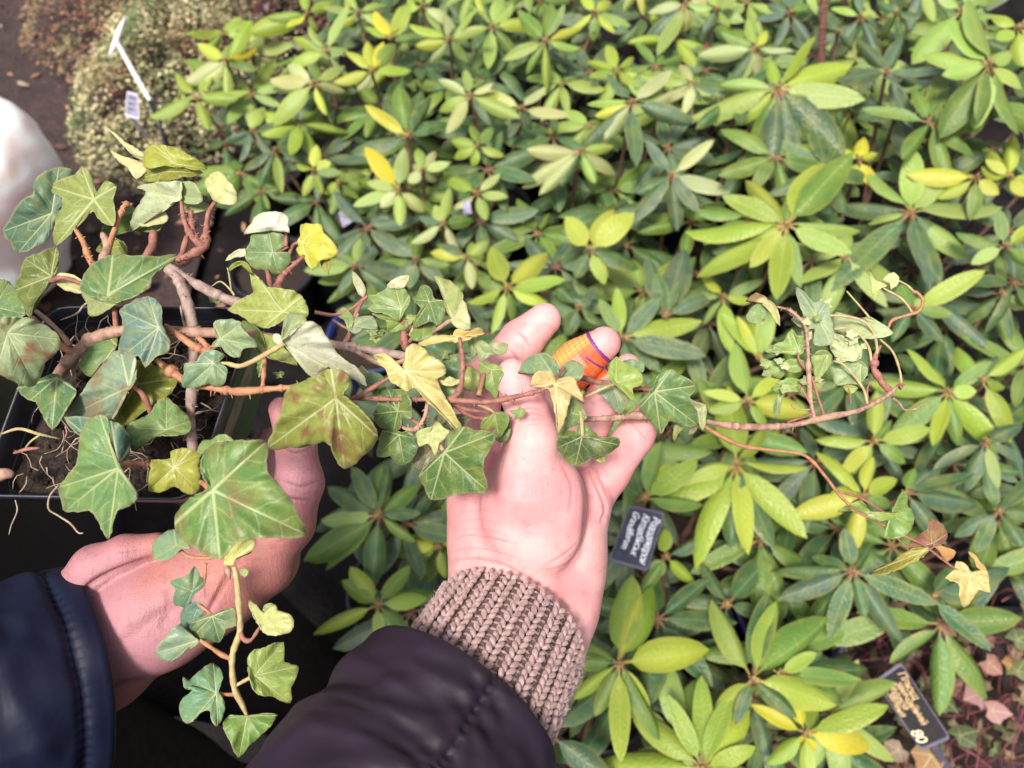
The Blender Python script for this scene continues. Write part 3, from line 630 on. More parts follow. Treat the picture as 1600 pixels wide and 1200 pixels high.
# soil roots, a sprout, hanging roots
rr = random.Random(3)
for i in range(110):
    u, v = rr.uniform(.03, .9), rr.uniform(.05, .95)
    q = (TL*(1-u)+TR*u)*(1-v)+(BL*(1-u)+BR*u)*v; q = CEN+(q-CEN)*.9+NRM*.013
    x, y, d = PX(q); a = rr.random()*6.28; pts = []
    for k in range(6):
        pts.append(P(x, y, d-.001-.003*rr.random())); a += rr.uniform(-.9, .9); x += 11*math.cos(a); y += 11*math.sin(a)
    m = MB(); m.tube(pts, [q*d/FPX for q in np.linspace(rr.uniform(.8, 1.5), .35, 6)], 5); m.build('root', M['root'], IVY, IB)
for s, mt in [('92,758,.338,2 78,775,.333,1.9 76,795,.333,1.8 90,805,.334,1.6 110,818,.335,2 122,832,.336,1.5 130,833,.336,1', 'root'),
  ('24,781,.337,1.2 27,798,.337,1.3 18,820,.338,1.1 14,835,.338,.6', 'root'), ('2,678,.340,2 30,670,.336,3 60,678,.336,3 95,686,.342,1', 'petiole_green'), ('62,680,.337,2 48,690,.339,2 38,702,.343,1', 'petiole_green'),
  ('-6,745,.343,11 8,740,.342,10 22,742,.343,6', 'vine_brown'), ('22,708,.343,2.5 42,702,.342,4 62,700,.343,2', 'vine_red'), ('95,500,.372,1 120,490,.360,2 130,478,.357,2 138,472,.357,2', 'root'),
  ('282,478,.362,2 286,500,.356,2.5 292,522,.352,2', 'root'), ('330,448,.36,1 345,440,.358,1.5 362,455,.358,2 366,462,.358,2', 'petiole_green'), ('362,458,.358,1.5 358,430,.356,1.5 355,418,.355,1', 'petiole_green')]:
    stem('root' if mt == 'root' else 'sprout', s, mt)

# leaves: outline points (t = lobe tip) round the point J where the stalk joins
def ivy_leaf(jx, jy, d, col, outline, tilt=None, bend=.22, stain=0., seed=0, parent=IVY, base=None, bx=IB):
    rr = random.Random(seed+int(jx*13+jy)); pts = []
    for q in outline.split():
        tp = q.endswith('t'); a = q.rstrip('t').split(','); pts.append((float(a[0]), float(a[1]), tp))
    n = len(pts); B = []
    for i in range(n):                          # smooth between tips, sharp at tips
        p0, p1, p2, p3 = (np.array(pts[(i+k) % n][:2]) for k in (-1, 0, 1, 2))
        m1 = (p2-p0)*.5 if not pts[i][2] else (p2-p1)*.75
        m2 = (p3-p1)*.5 if not pts[(i+1) % n][2] else (p2-p1)*.75
        L = np.linalg.norm(p2-p1); k = max(2, min(9, int(L/4)))
        for m in (m1, m2):
            l = np.linalg.norm(m)
            if l > L*1.1: m *= L*1.1/l
        for j in range(k):
            t = j/k; h = (2*t**3-3*t*t+1)*p1+(t**3-2*t*t+t)*m1+(-2*t**3+3*t*t)*p2+(t**3-t*t)*m2
            e = p2-p1; nrm_ = np.array((e[1], -e[0])); nrm_ = nrm_/(np.linalg.norm(nrm_)+1e-9); nrm_ = nrm_ if nrm_@((p1+p2)/2-np.array((jx, jy))) > 0 else -nrm_
            h = h+nrm_*(L*(.075 if (pts[i][2] or pts[(i+1) % n][2]) else .03)*math.sin(math.pi*t)+.5*math.sin(L*t*.55+i)*min(1, L/25)*math.sin(math.pi*t))
            B.append(h)
    B = np.array(B); J = np.array((jx, jy), float); R = np.sqrt(((B-J)**2).sum(1)).max()
    B = B+np.array([[rr.gauss(0, .35), rr.gauss(0, .35)] for _ in B])*min(1, R/60)
    tipsv = [np.array(q[:2])-J for q in pts if q[2]]
    tipsv = [v for v in tipsv if np.linalg.norm(v) > .25*R] or [np.array((R, 0.))]
    tx, ty = tilt if tilt else (rr.uniform(-.45, .2), rr.uniform(-.45, .2))
    K = 9; V = []; U = []; RM = []; nb = len(B)
    ang = [math.atan2(v[1], v[0]) for v in tipsv]
    def vert(q, t):
        w = q-J; s = w/R; r2 = float((s*s).sum())
        best = (9, 0)
        for tv in tipsv:
            L = np.linalg.norm(tv); u = tv/L; al = float(w@u); pr = abs(float(w@np.array((-u[1], u[0]))))
            pr = pr if al > 0 else math.hypot(al, pr)+.1*R*0
            if al > L*1.02: pr = pr+.0
            key = pr/R
            if key < best[0]: best = (key, max(0, al)/R)
        p, al = best
        depth = (tx*w[0]+ty*w[1])*d/FPX + R*d/FPX*(bend*r2 - .07*(1-math.exp(-(p/.11)**2))*min(1, t*1.6) + .06*math.sin(5*s[0]+seed)*t + .06*math.sin(5.5*s[1]+2*seed)*t + (.035*math.sin(11*math.atan2(s[1], s[0])+seed)+.02*math.sin(23*math.atan2(s[1], s[0])+2*seed))*t**3)
        V.append(P(q[0], q[1], d+depth)); U.append((al, p)); RM.append(t)
    vert(J, 0)
    for k in range(1, K+1):
        t = (k/K)**.85
        for b in B: vert(J+(b-J)*t, t)
    F = [(0, 1+(i+1) % nb, 1+i) for i in range(nb)]
    for k in range(K-1):
        o = 1+k*nb
        for i in range(nb): F.append((o+i, o+(i+1) % nb, o+nb+(i+1) % nb, o+nb+i))
    bs = bx if base is None else base
    me = mesh('ivy_leaf', [v-bs for v in V], F); me.materials.append(M['ileaf'])
    uvl = me.uv_layers.new(name='UVMap'); idx = np.zeros(len(me.loops), int); me.loops.foreach_get('vertex_index', idx)
    uvl.data.foreach_set('uv', np.array(U, 'f')[idx].ravel())
    me.attributes.new('rim', 'FLOAT', 'POINT').data.foreach_set('value', np.array(RM, 'f'))
    me.attributes.new('stain', 'FLOAT', 'POINT').data.foreach_set('value', np.full(len(V), stain, 'f'))
    o = bpy.data.objects.new('leaf', me); COL.objects.link(o); o.parent = parent; o.color = (*[min(.85, c*k) for c, k in zip(col, (1.08, 1.12, 1.3))], 1) if col[0] > .36 else (*[c*(.74 if col[0] < .2 else .86) for c in col], 1)
    sm = o.modifiers.new('thickness', 'SOLIDIFY'); sm.thickness = .0004; sm.offset = 0
    return o
LV = [
 (81,333,.400,(.10,.20,.13),'4,362t 13,346 34,314 52,302 56,280 92,261t 116,271 112,300 96,325 90,345 79,360 73,376 56,385 28,396t 17,381'),
 (147,312,.385,(.25,.31,.09),'77,291t 116,274 128,262t 139,267 146,286 152,300 165,284 182,291t 177,310 180,336 177,353t 156,344 144,331 120,355 99,376 87,385t 86,351 97,324 97,308 82,301'),
 (275,256,.372,(.34,.36,.03),'230,230t 262,228 300,245 324,264t 290,262 255,259 226,262'), (262,268,.374,(.22,.23,.02),'217,278t 248,258 290,262 318,270t 285,277 240,284'),
 (215,258,.376,(.60,.44,.20),'172,236t 187,243 217,253 230,262 213,280t 200,262'), (210,245,.378,(.5,.46,.2),'168,202t 195,222 218,235 230,252t 205,238'),
 (281,310,.370,(.40,.44,.24),'214,293t 234,287 262,284 284,284t 283,300 283,312 270,316 257,329 232,340 204,366t 206,342 218,318 229,299'),
 (284,306,.371,(.29,.38,.20),'283,286t 300,284 312,298 317,314t 300,319 284,313'), (300,322,.376,(.27,.30,.12),'283,318 317,316 330,322t 310,332 290,332t'), (345,296,.375,(.48,.45,.18),'320,283t 340,268 357,283 372,310t 366,320 337,315 328,303'), (240,345,.381,(.45,.42,.2),'215,352t 240,335 258,330t 262,345 240,352'),
 (250,346,.390,(.12,.24,.06),'180,331 199,320t 206,327 235,326 255,329 252,352 249,360t 206,359 176,364 157,376t 163,351'),
 (190,385,.392,(.2,.24,.05),'165,375 180,372t 198,385 196,400t 176,398 150,392t'),
 (80,432,.366,(.14,.19,.04),'40,404t 62,396 88,386t 91,402 89,422 78,445 60,465 48,499t 36,478 22,455t 32,430'),
 (110,440,.368,(.50,.47,.20),'83,432t 104,427 130,440 138,458t 112,456 95,449'),
 (169,462,.352,(.13,.25,.09),'129,457 128,440 141,417 165,402 177,398t 205,400 250,401 279,398t 258,415 240,430 230,450 210,463 190,470 178,474'), (168,464,.351,(.32,.36,.16),'128,458 150,464 175,466 205,464 178,478 150,494 138,491t 137,475'),
 (12,520,.318,(.27,.35,.19),'-30,500 -5,498 30,496t 62,504 81,515 94,530t 90,549 71,567 54,602t 39,603 19,594 -5,579t -30,560',1.), (-8,480,.322,(.14,.26,.10),'-40,440 -5,437 15,440t 30,465 40,492t 20,498 -8,500 -40,505'),
 (248,512,.332,(.15,.26,.23),'187,485t 204,474 232,463t 249,474 253,494 254,508 262,526 267,537t 261,551 246,556 236,565 227,574t 216,556 187,560t 186,543 193,515 190,496'),
 (182,540,.346,(.15,.27,.10),'124,569 135,549 161,517t 178,521 185,534 180,547 150,575 144,589t 129,581'),
 (203,604,.333,(.21,.31,.23),'187,547t 200,552 212,558t 213,571 209,600 191,618 187,637 174,656t 150,661 131,657 101,652t 116,627 129,612 144,590 156,575 172,556',.6),
 (90,590,.345,(.10,.22,.10),'26,607t 56,596 86,584 100,595 120,611t 112,627 101,644 92,660 82,672t 67,648 56,628 47,626t'),
 (214,600,.350,(.20,.23,.02),'214,562t 242,571 279,592t 262,618 242,629 219,648 197,665 178,662t 189,631 206,612'),
 (260,672,.336,(.19,.32,.11),'259,620t 270,629 287,644 299,657t 296,674 281,680 263,681 244,682 221,693 208,706t 202,682 197,667t 217,656 234,646 244,631'),
 (185,731,.308,(.17,.33,.12),'156,648t 168,654 171,689 182,718 199,749 215,775t 206,789 184,798 176,818 170,843t 154,815 139,798 101,799t 96,780 92,762t 101,749 120,725 124,695 131,667'),
 (186,722,.330,(.12,.25,.20),'101,652t 150,656 172,657t 197,674 203,699t 197,721 190,726 176,718 150,710 127,682 112,669'),
 (272,730,.323,(.34,.34,.04),'267,706t 280,701 292,700t 305,705 318,707t 312,715 311,728 313,752 311,767t 294,772 273,760 255,768 232,766t 236,732 236,719t 252,719 266,716'),
 (333,766,.292,(.14,.28,.07),'325,758 316,742 313,728 318,709 335,694 361,690 390,688 416,689t 417,719 419,739 447,771 466,805 479,837t 429,839 395,841 369,848 354,865 345,875t 305,856 279,837 273,818t 279,799 297,779 316,769',.5),
 (341,690,.312,(.16,.30,.10),'309,706 318,688t 330,688 343,679t 356,681 367,691t 350,700 325,708'),
 (525,622,.322,(.23,.26,.05),'417,700t 425,678 440,640 449,608 474,596 498,584 517,576t 540,582 546,600 536,615 553,630 571,648 591,683t 566,713 538,733t 524,716 516,697 505,690 480,697 450,700',1.),
 (443,537,.325,(.42,.41,.27),'440,533 450,524 465,512 480,502 497,507 508,523 527,552 543,565 563,580 573,604t 550,592 530,577 513,573 503,582 492,592t 473,573 462,557 447,541'), (445,530,.326,(.26,.34,.17),'440,534 442,513 447,493 460,488t 472,494 480,501t 462,516 448,532'), (432,532,.326,(.45,.43,.26),'442,538 434,538 426,530t 428,522 436,522t 441,530'),
 (420,560,.345,(.28,.34,.09),'400,520t 430,530 445,545 462,560 464,572t 440,565 424,556 405,545'), (412,560,.348,(.16,.27,.06),'378,502 400,510 412,530 414,560 405,590t 402,570 400,548 390,530'),
 (442,487,.340,(.33,.39,.10),'356,484t 390,461 396,457 392,435 388,414t 394,425 401,431 418,448 446,452 472,463t 482,491 478,498t 452,489 439,502 412,513t 386,500 371,491'), (375,412,.342,(.27,.35,.05),'356,424t 364,412 380,408 390,416 393,430t 382,414 370,416'),
 (345,529,.333,(.23,.34,.19),'334,504t 350,499 377,504t 379,514 392,526 404,541t 390,543 379,546 375,558t 356,554 346,542 330,541t 339,529'),
 (334,568,.334,(.19,.32,.19),'289,568t 306,566 313,553t 330,547 352,555t 342,566 354,574 354,587t 345,604 321,600 289,607t 284,596 288,582'),
 (472,379,.373,(.50,.44,.04),'465,378 470,365 470,351t 488,350 501,350t 506,364 527,388t 525,401 502,407 489,422t 476,405 463,392t 466,384'), (507,408,.372,(.27,.26,.03),'501,408 516,405t 515,418 513,429t'),
 (426,394,.370,(.17,.29,.11),'382,394t 390,381 396,364 420,360t 442,366 446,382 434,393 454,396t 452,412 435,430t 416,422 399,420 386,407'), (424,360,.366,(.52,.50,.36),'381,367t 392,350 401,337 422,331 450,337t 450,352 452,365t 439,358 418,354 396,362'), (370,396,.372,(.5,.46,.28),'352,408t 362,396 383,388t 383,400 367,402'),
 (633,580,.337,(.50,.40,.13),'583,555t 607,555 618,566 628,574 633,556 637,542t 653,538 673,555 692,568 697,582t 690,588 683,592 687,605 697,623 713,652 723,681t 703,660 683,640 667,627 656,612 648,606 640,612t 622,603 608,593 603,577',.25),
 (627,483,.368,(.20,.31,.10),'573,462t 588,460 600,453 615,443t 627,448 640,462t 639,475 632,486 623,502t 608,493 592,488 573,483t 584,474'), (632,440,.369,(.46,.42,.24),'605,448 616,436 640,430t 636,442 630,450'), (566,440,.374,(.40,.38,.22),'551,424t 560,432 570,448 568,465t 556,450'),
 (671,471,.368,(.13,.24,.08),'643,468t 652,460 660,445t 673,450 676,462 681,468 693,470t 695,485 684,510t 675,502 660,507 645,512t 652,493 658,482 652,476'), (630,503,.372,(.20,.30,.07),'580,490t 602,500 607,518t 623,517 638,513t 637,500 622,496'), (662,510,.373,(.18,.30,.07),'642,518t 653,510 673,503 682,512t 680,522 660,533t 643,530'),
 (706,494,.358,(.32,.37,.13),'678,432t 692,435 708,442 723,457 724,467 715,483 706,498 697,482 692,465 687,450'), (708,498,.356,(.45,.42,.19),'705,497 715,482 724,468t 731,488 735,514t 720,514 709,508'),
 (718,528,.350,(.55,.36,.10),'653,538t 668,530 683,524 707,524 712,514 735,518 747,512 759,520t 742,526 720,534 693,533 670,539'),
 (545,496,.372,(.24,.33,.12),'524,492t 537,480t 547,488 553,500 548,515 545,519 538,500'), (552,510,.371,(.26,.35,.22),'546,516 552,500 570,494 583,494t 590,514t 570,512 556,522t'),
 (720,580,.362,(.14,.27,.12),'692,562t 710,554 723,556t 726,580 720,592 703,592t 693,582'), (767,578,.358,(.20,.31,.08),'748,566t 765,567 775,570 789,578t 783,590 778,607 776,623t 763,610 752,604t 752,585'), (735,590,.362,(.3,.36,.1),'722,575t 740,575 750,590 738,612t 724,605'),
 (755,552,.358,(.28,.37,.18),'738,526t 750,530 765,540 776,552 766,556 750,563t 745,545'), (775,545,.357,(.33,.36,.2),'764,538 780,535 794,538t 792,551t 776,553'), (743,540,.360,(.25,.33,.15),'730,526 742,528 746,545 738,560t 735,545'),
 (705,598,.343,(.50,.44,.18),'683,590t 690,598 702,588 712,593 724,593t 712,601 694,602'), (685,618,.350,(.22,.32,.12),'660,605 690,600t 720,605 724,622t 700,625 670,620'),
 (695,707,.333,(.085,.18,.045),'697,698 700,683 710,672 727,667t 743,673 774,677t 768,697 757,717 756,738 762,768t 735,770 710,773 673,781t 663,760 655,743t 673,722 687,710'),
 (622,642,.343,(.10,.20,.06),'607,610t 618,608 627,608t 638,618 643,643t 642,655 627,652 626,668 615,674t 590,663 584,647t 590,630 580,606t 595,600'), (624,679,.342,(.09,.18,.06),'598,673t 592,693 589,713t 610,713 618,723 632,726t 647,713 651,687t 640,673 630,676'), (570,600,.347,(.12,.22,.1),'556,590t 585,582 600,592 590,606t 572,612'),
 (670,678,.336,(.37,.39,.13),'651,675 652,688 655,698t 667,693 675,700 680,713t 686,694 703,673t 693,668 683,658t 676,666'), (668,710,.350,(.20,.17,.11),'647,705 660,697 680,697t 690,705 675,720 660,734t 650,730 644,720t'),
 (773,645,.344,(.15,.25,.05),'758,652 750,670t 762,672 772,668 780,684t 788,673 795,660 793,648t 783,643'), (786,670,.348,(.12,.21,.05),'772,672 790,655 798,668 790,690t 778,690'), (712,655,.352,(.12,.15,.09),'678,655t 690,643 710,647 735,650t 722,667 703,673t'),
 (866,588,.345,(.19,.32,.17),'809,583t 823,562 842,552t 858,555 872,568 873,583 866,590 835,583'), (876,592,.347,(.25,.34,.19),'872,583 888,565 907,568t 913,577 907,593 900,596t 888,590'),
 (868,600,.332,(.55,.39,.16),'828,603t 838,582 853,580 865,584t 869,594 888,588 898,592t 903,605 913,631t 895,618 889,632 882,657 873,679t 870,655 864,630 860,612 850,605'),
 (893,645,.345,(.15,.26,.09),'885,640 895,622t 910,637 917,653t 890,668 873,679t'), (910,682,.338,(.075,.12,.04),'874,682 870,700t 880,715 898,729t 922,718 940,712 968,695t 965,683 943,687 922,684'), (905,678,.343,(.11,.19,.03),'872,690 875,676 900,672 907,657t 925,672 937,686t 912,686'), (942,716,.342,(.28,.26,.06),'930,714 943,710 945,723t 935,722'),
 (963,598,.362,(.27,.38,.07),'950,580 963,557t 973,565 993,575 1005,590t 1000,602 988,608 992,628t 977,615 965,604 958,598t'), (988,572,.368,(.14,.29,.14),'973,566 980,562 995,563t 1007,568t 1004,582 995,578'),
 (958,602,.373,(.20,.27,.17),'935,604 943,592t 955,592 963,604 980,620 978,631t 970,648t 953,633 943,620 930,612t'),
 (1023,612,.367,(.13,.26,.09),'1022,603 1028,587 1050,577t 1060,585 1088,602t 1085,612 1077,620 1083,630 1091,665t 1060,663 1047,657 1040,667 1033,678t 1022,667 1010,650 998,637t 1005,622 1014,613'),
 (1090,640,.371,(.34,.37,.18),'1076,622t 1087,628 1103,633t 1103,653 1098,673t 1090,653'), (1062,672,.374,(.30,.30,.09),'1057,662 1072,664 1060,676 1052,689t'), (1082,672,.376,(.25,.2,.12),'1090,667t 1086,674 1076,680t 1078,672'),
 (1276,495,.425,(.29,.40,.26),'1243,448t 1258,458 1271,472 1293,470t 1297,492 1302,513 1300,538t 1271,537 1274,515 1256,513 1235,498t 1256,494'),
 (1388,512,.428,(.40,.46,.21),'1300,492 1306,485t 1336,498 1362,496 1396,521t 1367,528 1341,528 1306,518'), (1338,560,.426,(.42,.46,.22),'1300,521t 1323,528 1341,537 1347,554 1339,564t 1310,559 1297,546t'), (1345,570,.428,(.28,.39,.19),'1293,567t 1320,560 1343,564 1357,578t 1345,599t 1325,600 1306,601t 1300,582'),
 (1249,550,.426,(.27,.41,.11),'1193,548t 1224,533 1237,513t 1245,524 1261,526t 1258,543 1252,554 1221,552'), (1240,572,.427,(.29,.42,.12),'1191,559t 1215,569 1237,561 1263,567t 1245,582 1230,580 1221,592t 1204,585'), (1293,554,.425,(.29,.41,.14),'1267,556t 1289,546t 1300,559 1289,581t 1276,594t 1271,572'),
 (1250,602,.425,(.27,.41,.11),'1204,608t 1224,593 1243,591 1265,602 1291,595t 1271,611 1240,612 1224,613'), (1216,618,.427,(.26,.36,.14),'1232,608 1215,616 1209,632 1213,655t 1220,635 1222,622'), (1210,575,.43,(.22,.36,.1),'1188,560t 1195,580 1212,592t 1222,575 1205,565'), (1330,607,.424,(.34,.44,.1),'1317,604t 1330,602 1341,606t 1329,616t'),
 (1207,476,.421,(.50,.44,.18),'1165,471t 1182,457t 1200,468 1211,478 1219,510t 1204,488 1186,472',.8), (1190,490,.424,(.2,.34,.14),'1165,495t 1185,474 1200,485 1192,500t 1175,505'),
 (1372,444,.428,(.40,.45,.14),'1360,422t 1367,437 1387,447t 1374,452 1367,471t 1362,442'), (1395,438,.428,(.5,.5,.22),'1377,437t 1397,425t 1405,438 1392,453t 1390,442'),
 (1392,806,.424,(.18,.35,.08),'1412,766t 1418,778 1418,790 1426,800 1426,822t 1410,838 1382,840t 1386,820 1390,806 1400,784'), (1360,800,.423,(.24,.34,.07),'1308,800t 1328,788 1346,784 1362,802 1388,806 1417,800t 1392,812 1366,812 1345,803 1328,797'),
 (1456,850,.431,(.28,.09,.07),'1414,857t 1436,836 1450,826 1452,810t 1470,818 1480,834t 1476,846 1460,855 1440,860'), (1462,852,.431,(.48,.19,.07),'1458,850 1480,856 1494,862t 1486,874 1476,879t 1468,862'), (1450,858,.428,(.34,.29,.04),'1358,897t 1392,880 1416,862 1452,856t 1446,866 1420,882 1392,894'),
 (1516,897,.432,(.55,.42,.15),'1476,903t 1492,890 1494,877t 1510,882 1517,893 1530,891 1543,892t 1545,910 1547,926t 1530,922 1518,938 1506,950t 1499,932 1498,912'), (1530,880,.432,(.52,.28,.08),'1512,862t 1524,868 1531,878 1542,890t 1528,888 1522,874'),
 (276,852,.330,(.21,.32,.19),'252,836 272,827t 280,838 298,857t 282,858 268,872 242,875t 238,858 244,842'), (355,880,.331,(.48,.45,.13),'350,880 360,854 378,843 400,843t 393,863t 376,856 364,882t'),
 (301,924,.335,(.13,.26,.17),'265,909t 289,900 304,885t 313,900 322,906t 316,918 304,928 289,949t 270,940 274,922'), (308,953,.337,(.12,.24,.19),'286,950 307,940 322,952t 310,968 295,987t 284,977'), (332,963,.333,(.10,.20,.10),'298,974t 318,964 340,958 366,950t 369,977t 353,983 344,1004t 323,999 296,1000t'), (308,1000,.331,(.24,.34,.23),'242,1021t 261,993 282,974t 296,993 312,1002 286,1020 264,1035t'),
 (406,978,.329,(.44,.44,.15),'389,937t 406,953 412,957 430,945 434,953 458,965t 457,983 443,991t 415,990 406,979 393,956'), (416,948,.331,(.3,.4,.15),'412,958 413,946 424,942t 432,950 428,956'),
 (397,1056,.335,(.29,.40,.10),'389,1024 415,1011 443,1003t 444,1033 467,1042t 455,1073 454,1098t 427,1088 403,1085 392,1067'), (338,1083,.335,(.15,.34,.19),'286,1057t 292,1067 313,1048 332,1036t 347,1051 346,1067 341,1082 350,1094 349,1116 339,1135t 330,1125 328,1110 313,1113 295,1131t 284,1122 282,1097 301,1079 300,1070 290,1076'), (386,1119,.339,(.15,.32,.06),'349,1134 360,1117t 384,1119 405,1116 433,1117t 409,1147 388,1166 373,1184t 360,1159'), (381,895,.331,(.3,.42,.15),'375,892 382,888t 389,894 382,902t'),
]
rr = random.Random(77)
for i in range(46):                             # small crumpled leaves in the tangled tip and along the runner
    x, y, d = (rr.uniform(1185, 1350), rr.uniform(480, 612), .424) if i < 22 else rr.choice([(440, 590, .35), (380, 640, .35), (330, 470, .366), (520, 560, .372), (640, 500, .372), (820, 640, .345), (1060, 640, .385), (585, 520, .375), (650, 560, .372), (735, 610, .36), (760, 590, .362), (700, 560, .366), (905, 575, .37), (930, 585, .372), (600, 640, .352), (560, 585, .362), (690, 640, .356), (480, 520, .362)])
    x += rr.uniform(-8, 8); y += rr.uniform(-8, 8); r = rr.uniform(10, 18) if i < 22 else rr.uniform(12, 22); a0 = rr.random()*6.28; o = ''
    for ang, k, tp in ((0, 1, 't'), (38, .55, ''), (66, .8, 't'), (105, .5, ''), (140, .6, 't'), (180, .25, ''), (220, .6, 't'), (255, .5, ''), (294, .8, 't'), (322, .55, '')):
        w = a0+math.radians(ang); k *= rr.uniform(.8, 1.15); o += f'{x+r*k*math.cos(w):.1f},{y+r*k*math.sin(w)*rr.uniform(.6, .9):.1f}{tp} '
    k = rr.uniform(.8, 1.2); c = rr.choice([(.36, .44, .20), (.30, .42, .13), (.44, .46, .22)] if i < 22 else [(.16, .27, .08), (.28, .35, .12), (.12, .2, .07)])
    ivy_leaf(x, y, d+rr.uniform(-.006, .008), tuple(q*k for q in c), o, bend=rr.uniform(-.3, .6), seed=200+i)
for i, L in enumerate(LV): ivy_leaf(*L[:5], stain=(L[5] if len(L) > 5 else 0.), seed=i)
# ------------------------------------------------------------------ hands: one continuous surface each, from blended tapered segments
ROT = np.array([list(RT), list(UP), list(-FW)])          # camera-aligned metric axes, only used as a handy drawing frame
def camv(px, py, d): return np.array(((px-800)/FPX*d, -(py-600)/FPX*d, -d))
def hand_mesh(name, groups, order, vox=.0006, creases=(), kpalm=.006):
    """groups: name -> (k, [(ax,ay,ad,ar, bx,by,bd,br) or ('e', x,y,d, rx,ry,rz mm, angle)])"""
    prims = []
    for g, (k, L) in groups.items():
        for q in L:
            if q[0] == 'e':
                c = camv(*q[1:4]); r = np.array(q[4:7])*1e-3; prims.append((g, k, 'e', c, r, q[7] if len(q) > 7 else 0.))
            else:
                a = camv(*q[:3]); b = camv(*q[4:7]); prims.append((g, k, 'c', a, b, q[3]*q[2]/FPX, q[7]*q[6]/FPX))
    lo = np.full(3, 9.); hi = np.full(3, -9.)
    for p in prims:
        if p[2] == 'e': R = p[4].max(); lo = np.minimum(lo, p[3]-R); hi = np.maximum(hi, p[3]+R)
        else:
            R = max(p[5], p[6])
            for e in (p[3], p[4]): lo = np.minimum(lo, e-R); hi = np.maximum(hi, e+R)
    lo -= .006; hi += .006; N = np.ceil((hi-lo)/vox).astype(int)
    ax = [lo[i]+vox*np.arange(N[i]) for i in range(3)]
    F = {}
    for p in prims:
        g, k = p[0], p[1]
        if g not in F: F[g] = np.full(N, .02, 'f')
        pad = .012
        if p[2] == 'e': l, h = p[3]-p[4].max()-pad, p[3]+p[4].max()+pad
        else:
            R = max(p[5], p[6])+pad; l, h = np.minimum(p[3], p[4])-R, np.maximum(p[3], p[4])+R
        i0 = np.clip(((l-lo)/vox).astype(int), 0, N); i1 = np.clip(((h-lo)/vox).astype(int)+1, 0, N)
        X, Y, Z = (ax[i][i0[i]:i1[i]].astype('f').reshape([-1 if j == i else 1 for j in range(3)]) for i in range(3))
        if p[2] == 'e':
            c, r, an = p[3], p[4], p[5]; ca, sa = math.cos(an), math.sin(an)
            dx, dy, dz = X-c[0], Y-c[1], Z-c[2]
            u, w = dx*ca+dy*sa, -dx*sa+dy*ca
            q = np.sqrt((u/r[0])**2+(w/r[1])**2+(dz/r[2])**2); D = (q-1)*r.min()*.5+(q-1)*np.sqrt(u*u+w*w+dz*dz)/np.maximum(q, .05)*.5
        else:
            a, b = p[3], p[4]; ab = b-a; dx, dy, dz = X-a[0], Y-a[1], Z-a[2]
            t = np.clip((dx*ab[0]+dy*ab[1]+dz*ab[2])/(ab@ab), 0, 1)
            D = np.sqrt((dx-t*ab[0])**2+(dy-t*ab[1])**2+(dz-t*ab[2])**2)-(p[5]+(p[6]-p[5])*t)
        sl_ = tuple(slice(i0[i], i1[i]) for i in range(3)); f = F[g][sl_]
        hh = np.clip(.5+.5*(f-D)/k, 0, 1); F[g][sl_] = f*(1-hh)+D*hh-k*hh*(1-hh)
    T = None
    for g, k in order:                                  # join the groups with their own blend radius
        if T is None: T = F[g]
        else:
            hh = np.clip(.5+.5*(T-F[g])/k, 0, 1); T = T*(1-hh)+F[g]*hh-k*hh*(1-hh)
    gr = openvdb.FloatGrid(background=.02); gr.copyFromArray(np.clip(T, -.02, .02).astype('f'))
    pts, quads = gr.convertToQuads(0.0)
    pts = np.asarray(pts, float)*vox+lo; quads = np.asarray(quads)
    for _ in range(3):                                  # relax
        acc = np.zeros_like(pts); cnt = np.zeros(len(pts))
        for i, j in ((0, 1), (1, 2), (2, 3), (3, 0)):
            np.add.at(acc, quads[:, i], pts[quads[:, j]]); np.add.at(acc, quads[:, j], pts[quads[:, i]])
            np.add.at(cnt, quads[:, i], 1); np.add.at(cnt, quads[:, j], 1)
        pts = .4*pts+.6*acc/cnt[:, None]
    def normals(p):
        n = np.cross(p[quads[:, 2]]-p[quads[:, 0]], p[quads[:, 3]]-p[quads[:, 1]]); N_ = np.zeros_like(p)
        for i in range(4): np.add.at(N_, quads[:, i], n)
        return N_/np.maximum(np.linalg.norm(N_, axis=1, keepdims=True), 1e-12)
    nn = normals(pts); ctr = pts.mean(0)
    if ((pts-ctr)*nn).sum() < 0: quads = quads[:, ::-1]; nn = -nn
    cr = np.zeros(len(pts))
    if creases:
        px = 800+pts[:, 0]/-pts[:, 2]*FPX; py = 600-pts[:, 1]/-pts[:, 2]*FPX
        face = (nn*(-pts)).sum(1) > 0
        for line, wid, dep in creases:
            c = spline(np.array(line, float), 6); best = np.full(len(pts), 1e9)
            s = face & (px > c[:, 0].min()-20) & (px < c[:, 0].max()+20) & (py > c[:, 1].min()-20) & (py < c[:, 1].max()+20)
            ii = np.where(s)[0]; bb = best[ii]; kk = np.ones(len(ii))
            for n_, (a, b) in enumerate(zip(c[:-1], c[1:])):
                ab = b-a; t = np.clip(((px[ii]-a[0])*ab[0]+(py[ii]-a[1])*ab[1])/(ab@ab+1e-9), 0, 1)
                dd = np.hypot(px[ii]-a[0]-t*ab[0], py[ii]-a[1]-t*ab[1]); fade = np.sin(math.pi*min(1, max(.0, (n_+.5)/(len(c)-1))))**.4
                up = dd < bb; bb = np.where(up, dd, bb); kk = np.where(up, fade, kk)
            g_ = np.exp(-(bb/wid)**2)*kk
            pts[ii] -= nn[ii]*(g_*dep*1e-3)[:, None]; cr[ii] = np.maximum(cr[ii], g_*min(1, dep/.5))
    w = pts@ROT+np.array(EYE)
    return w, quads, nn@ROT, cr
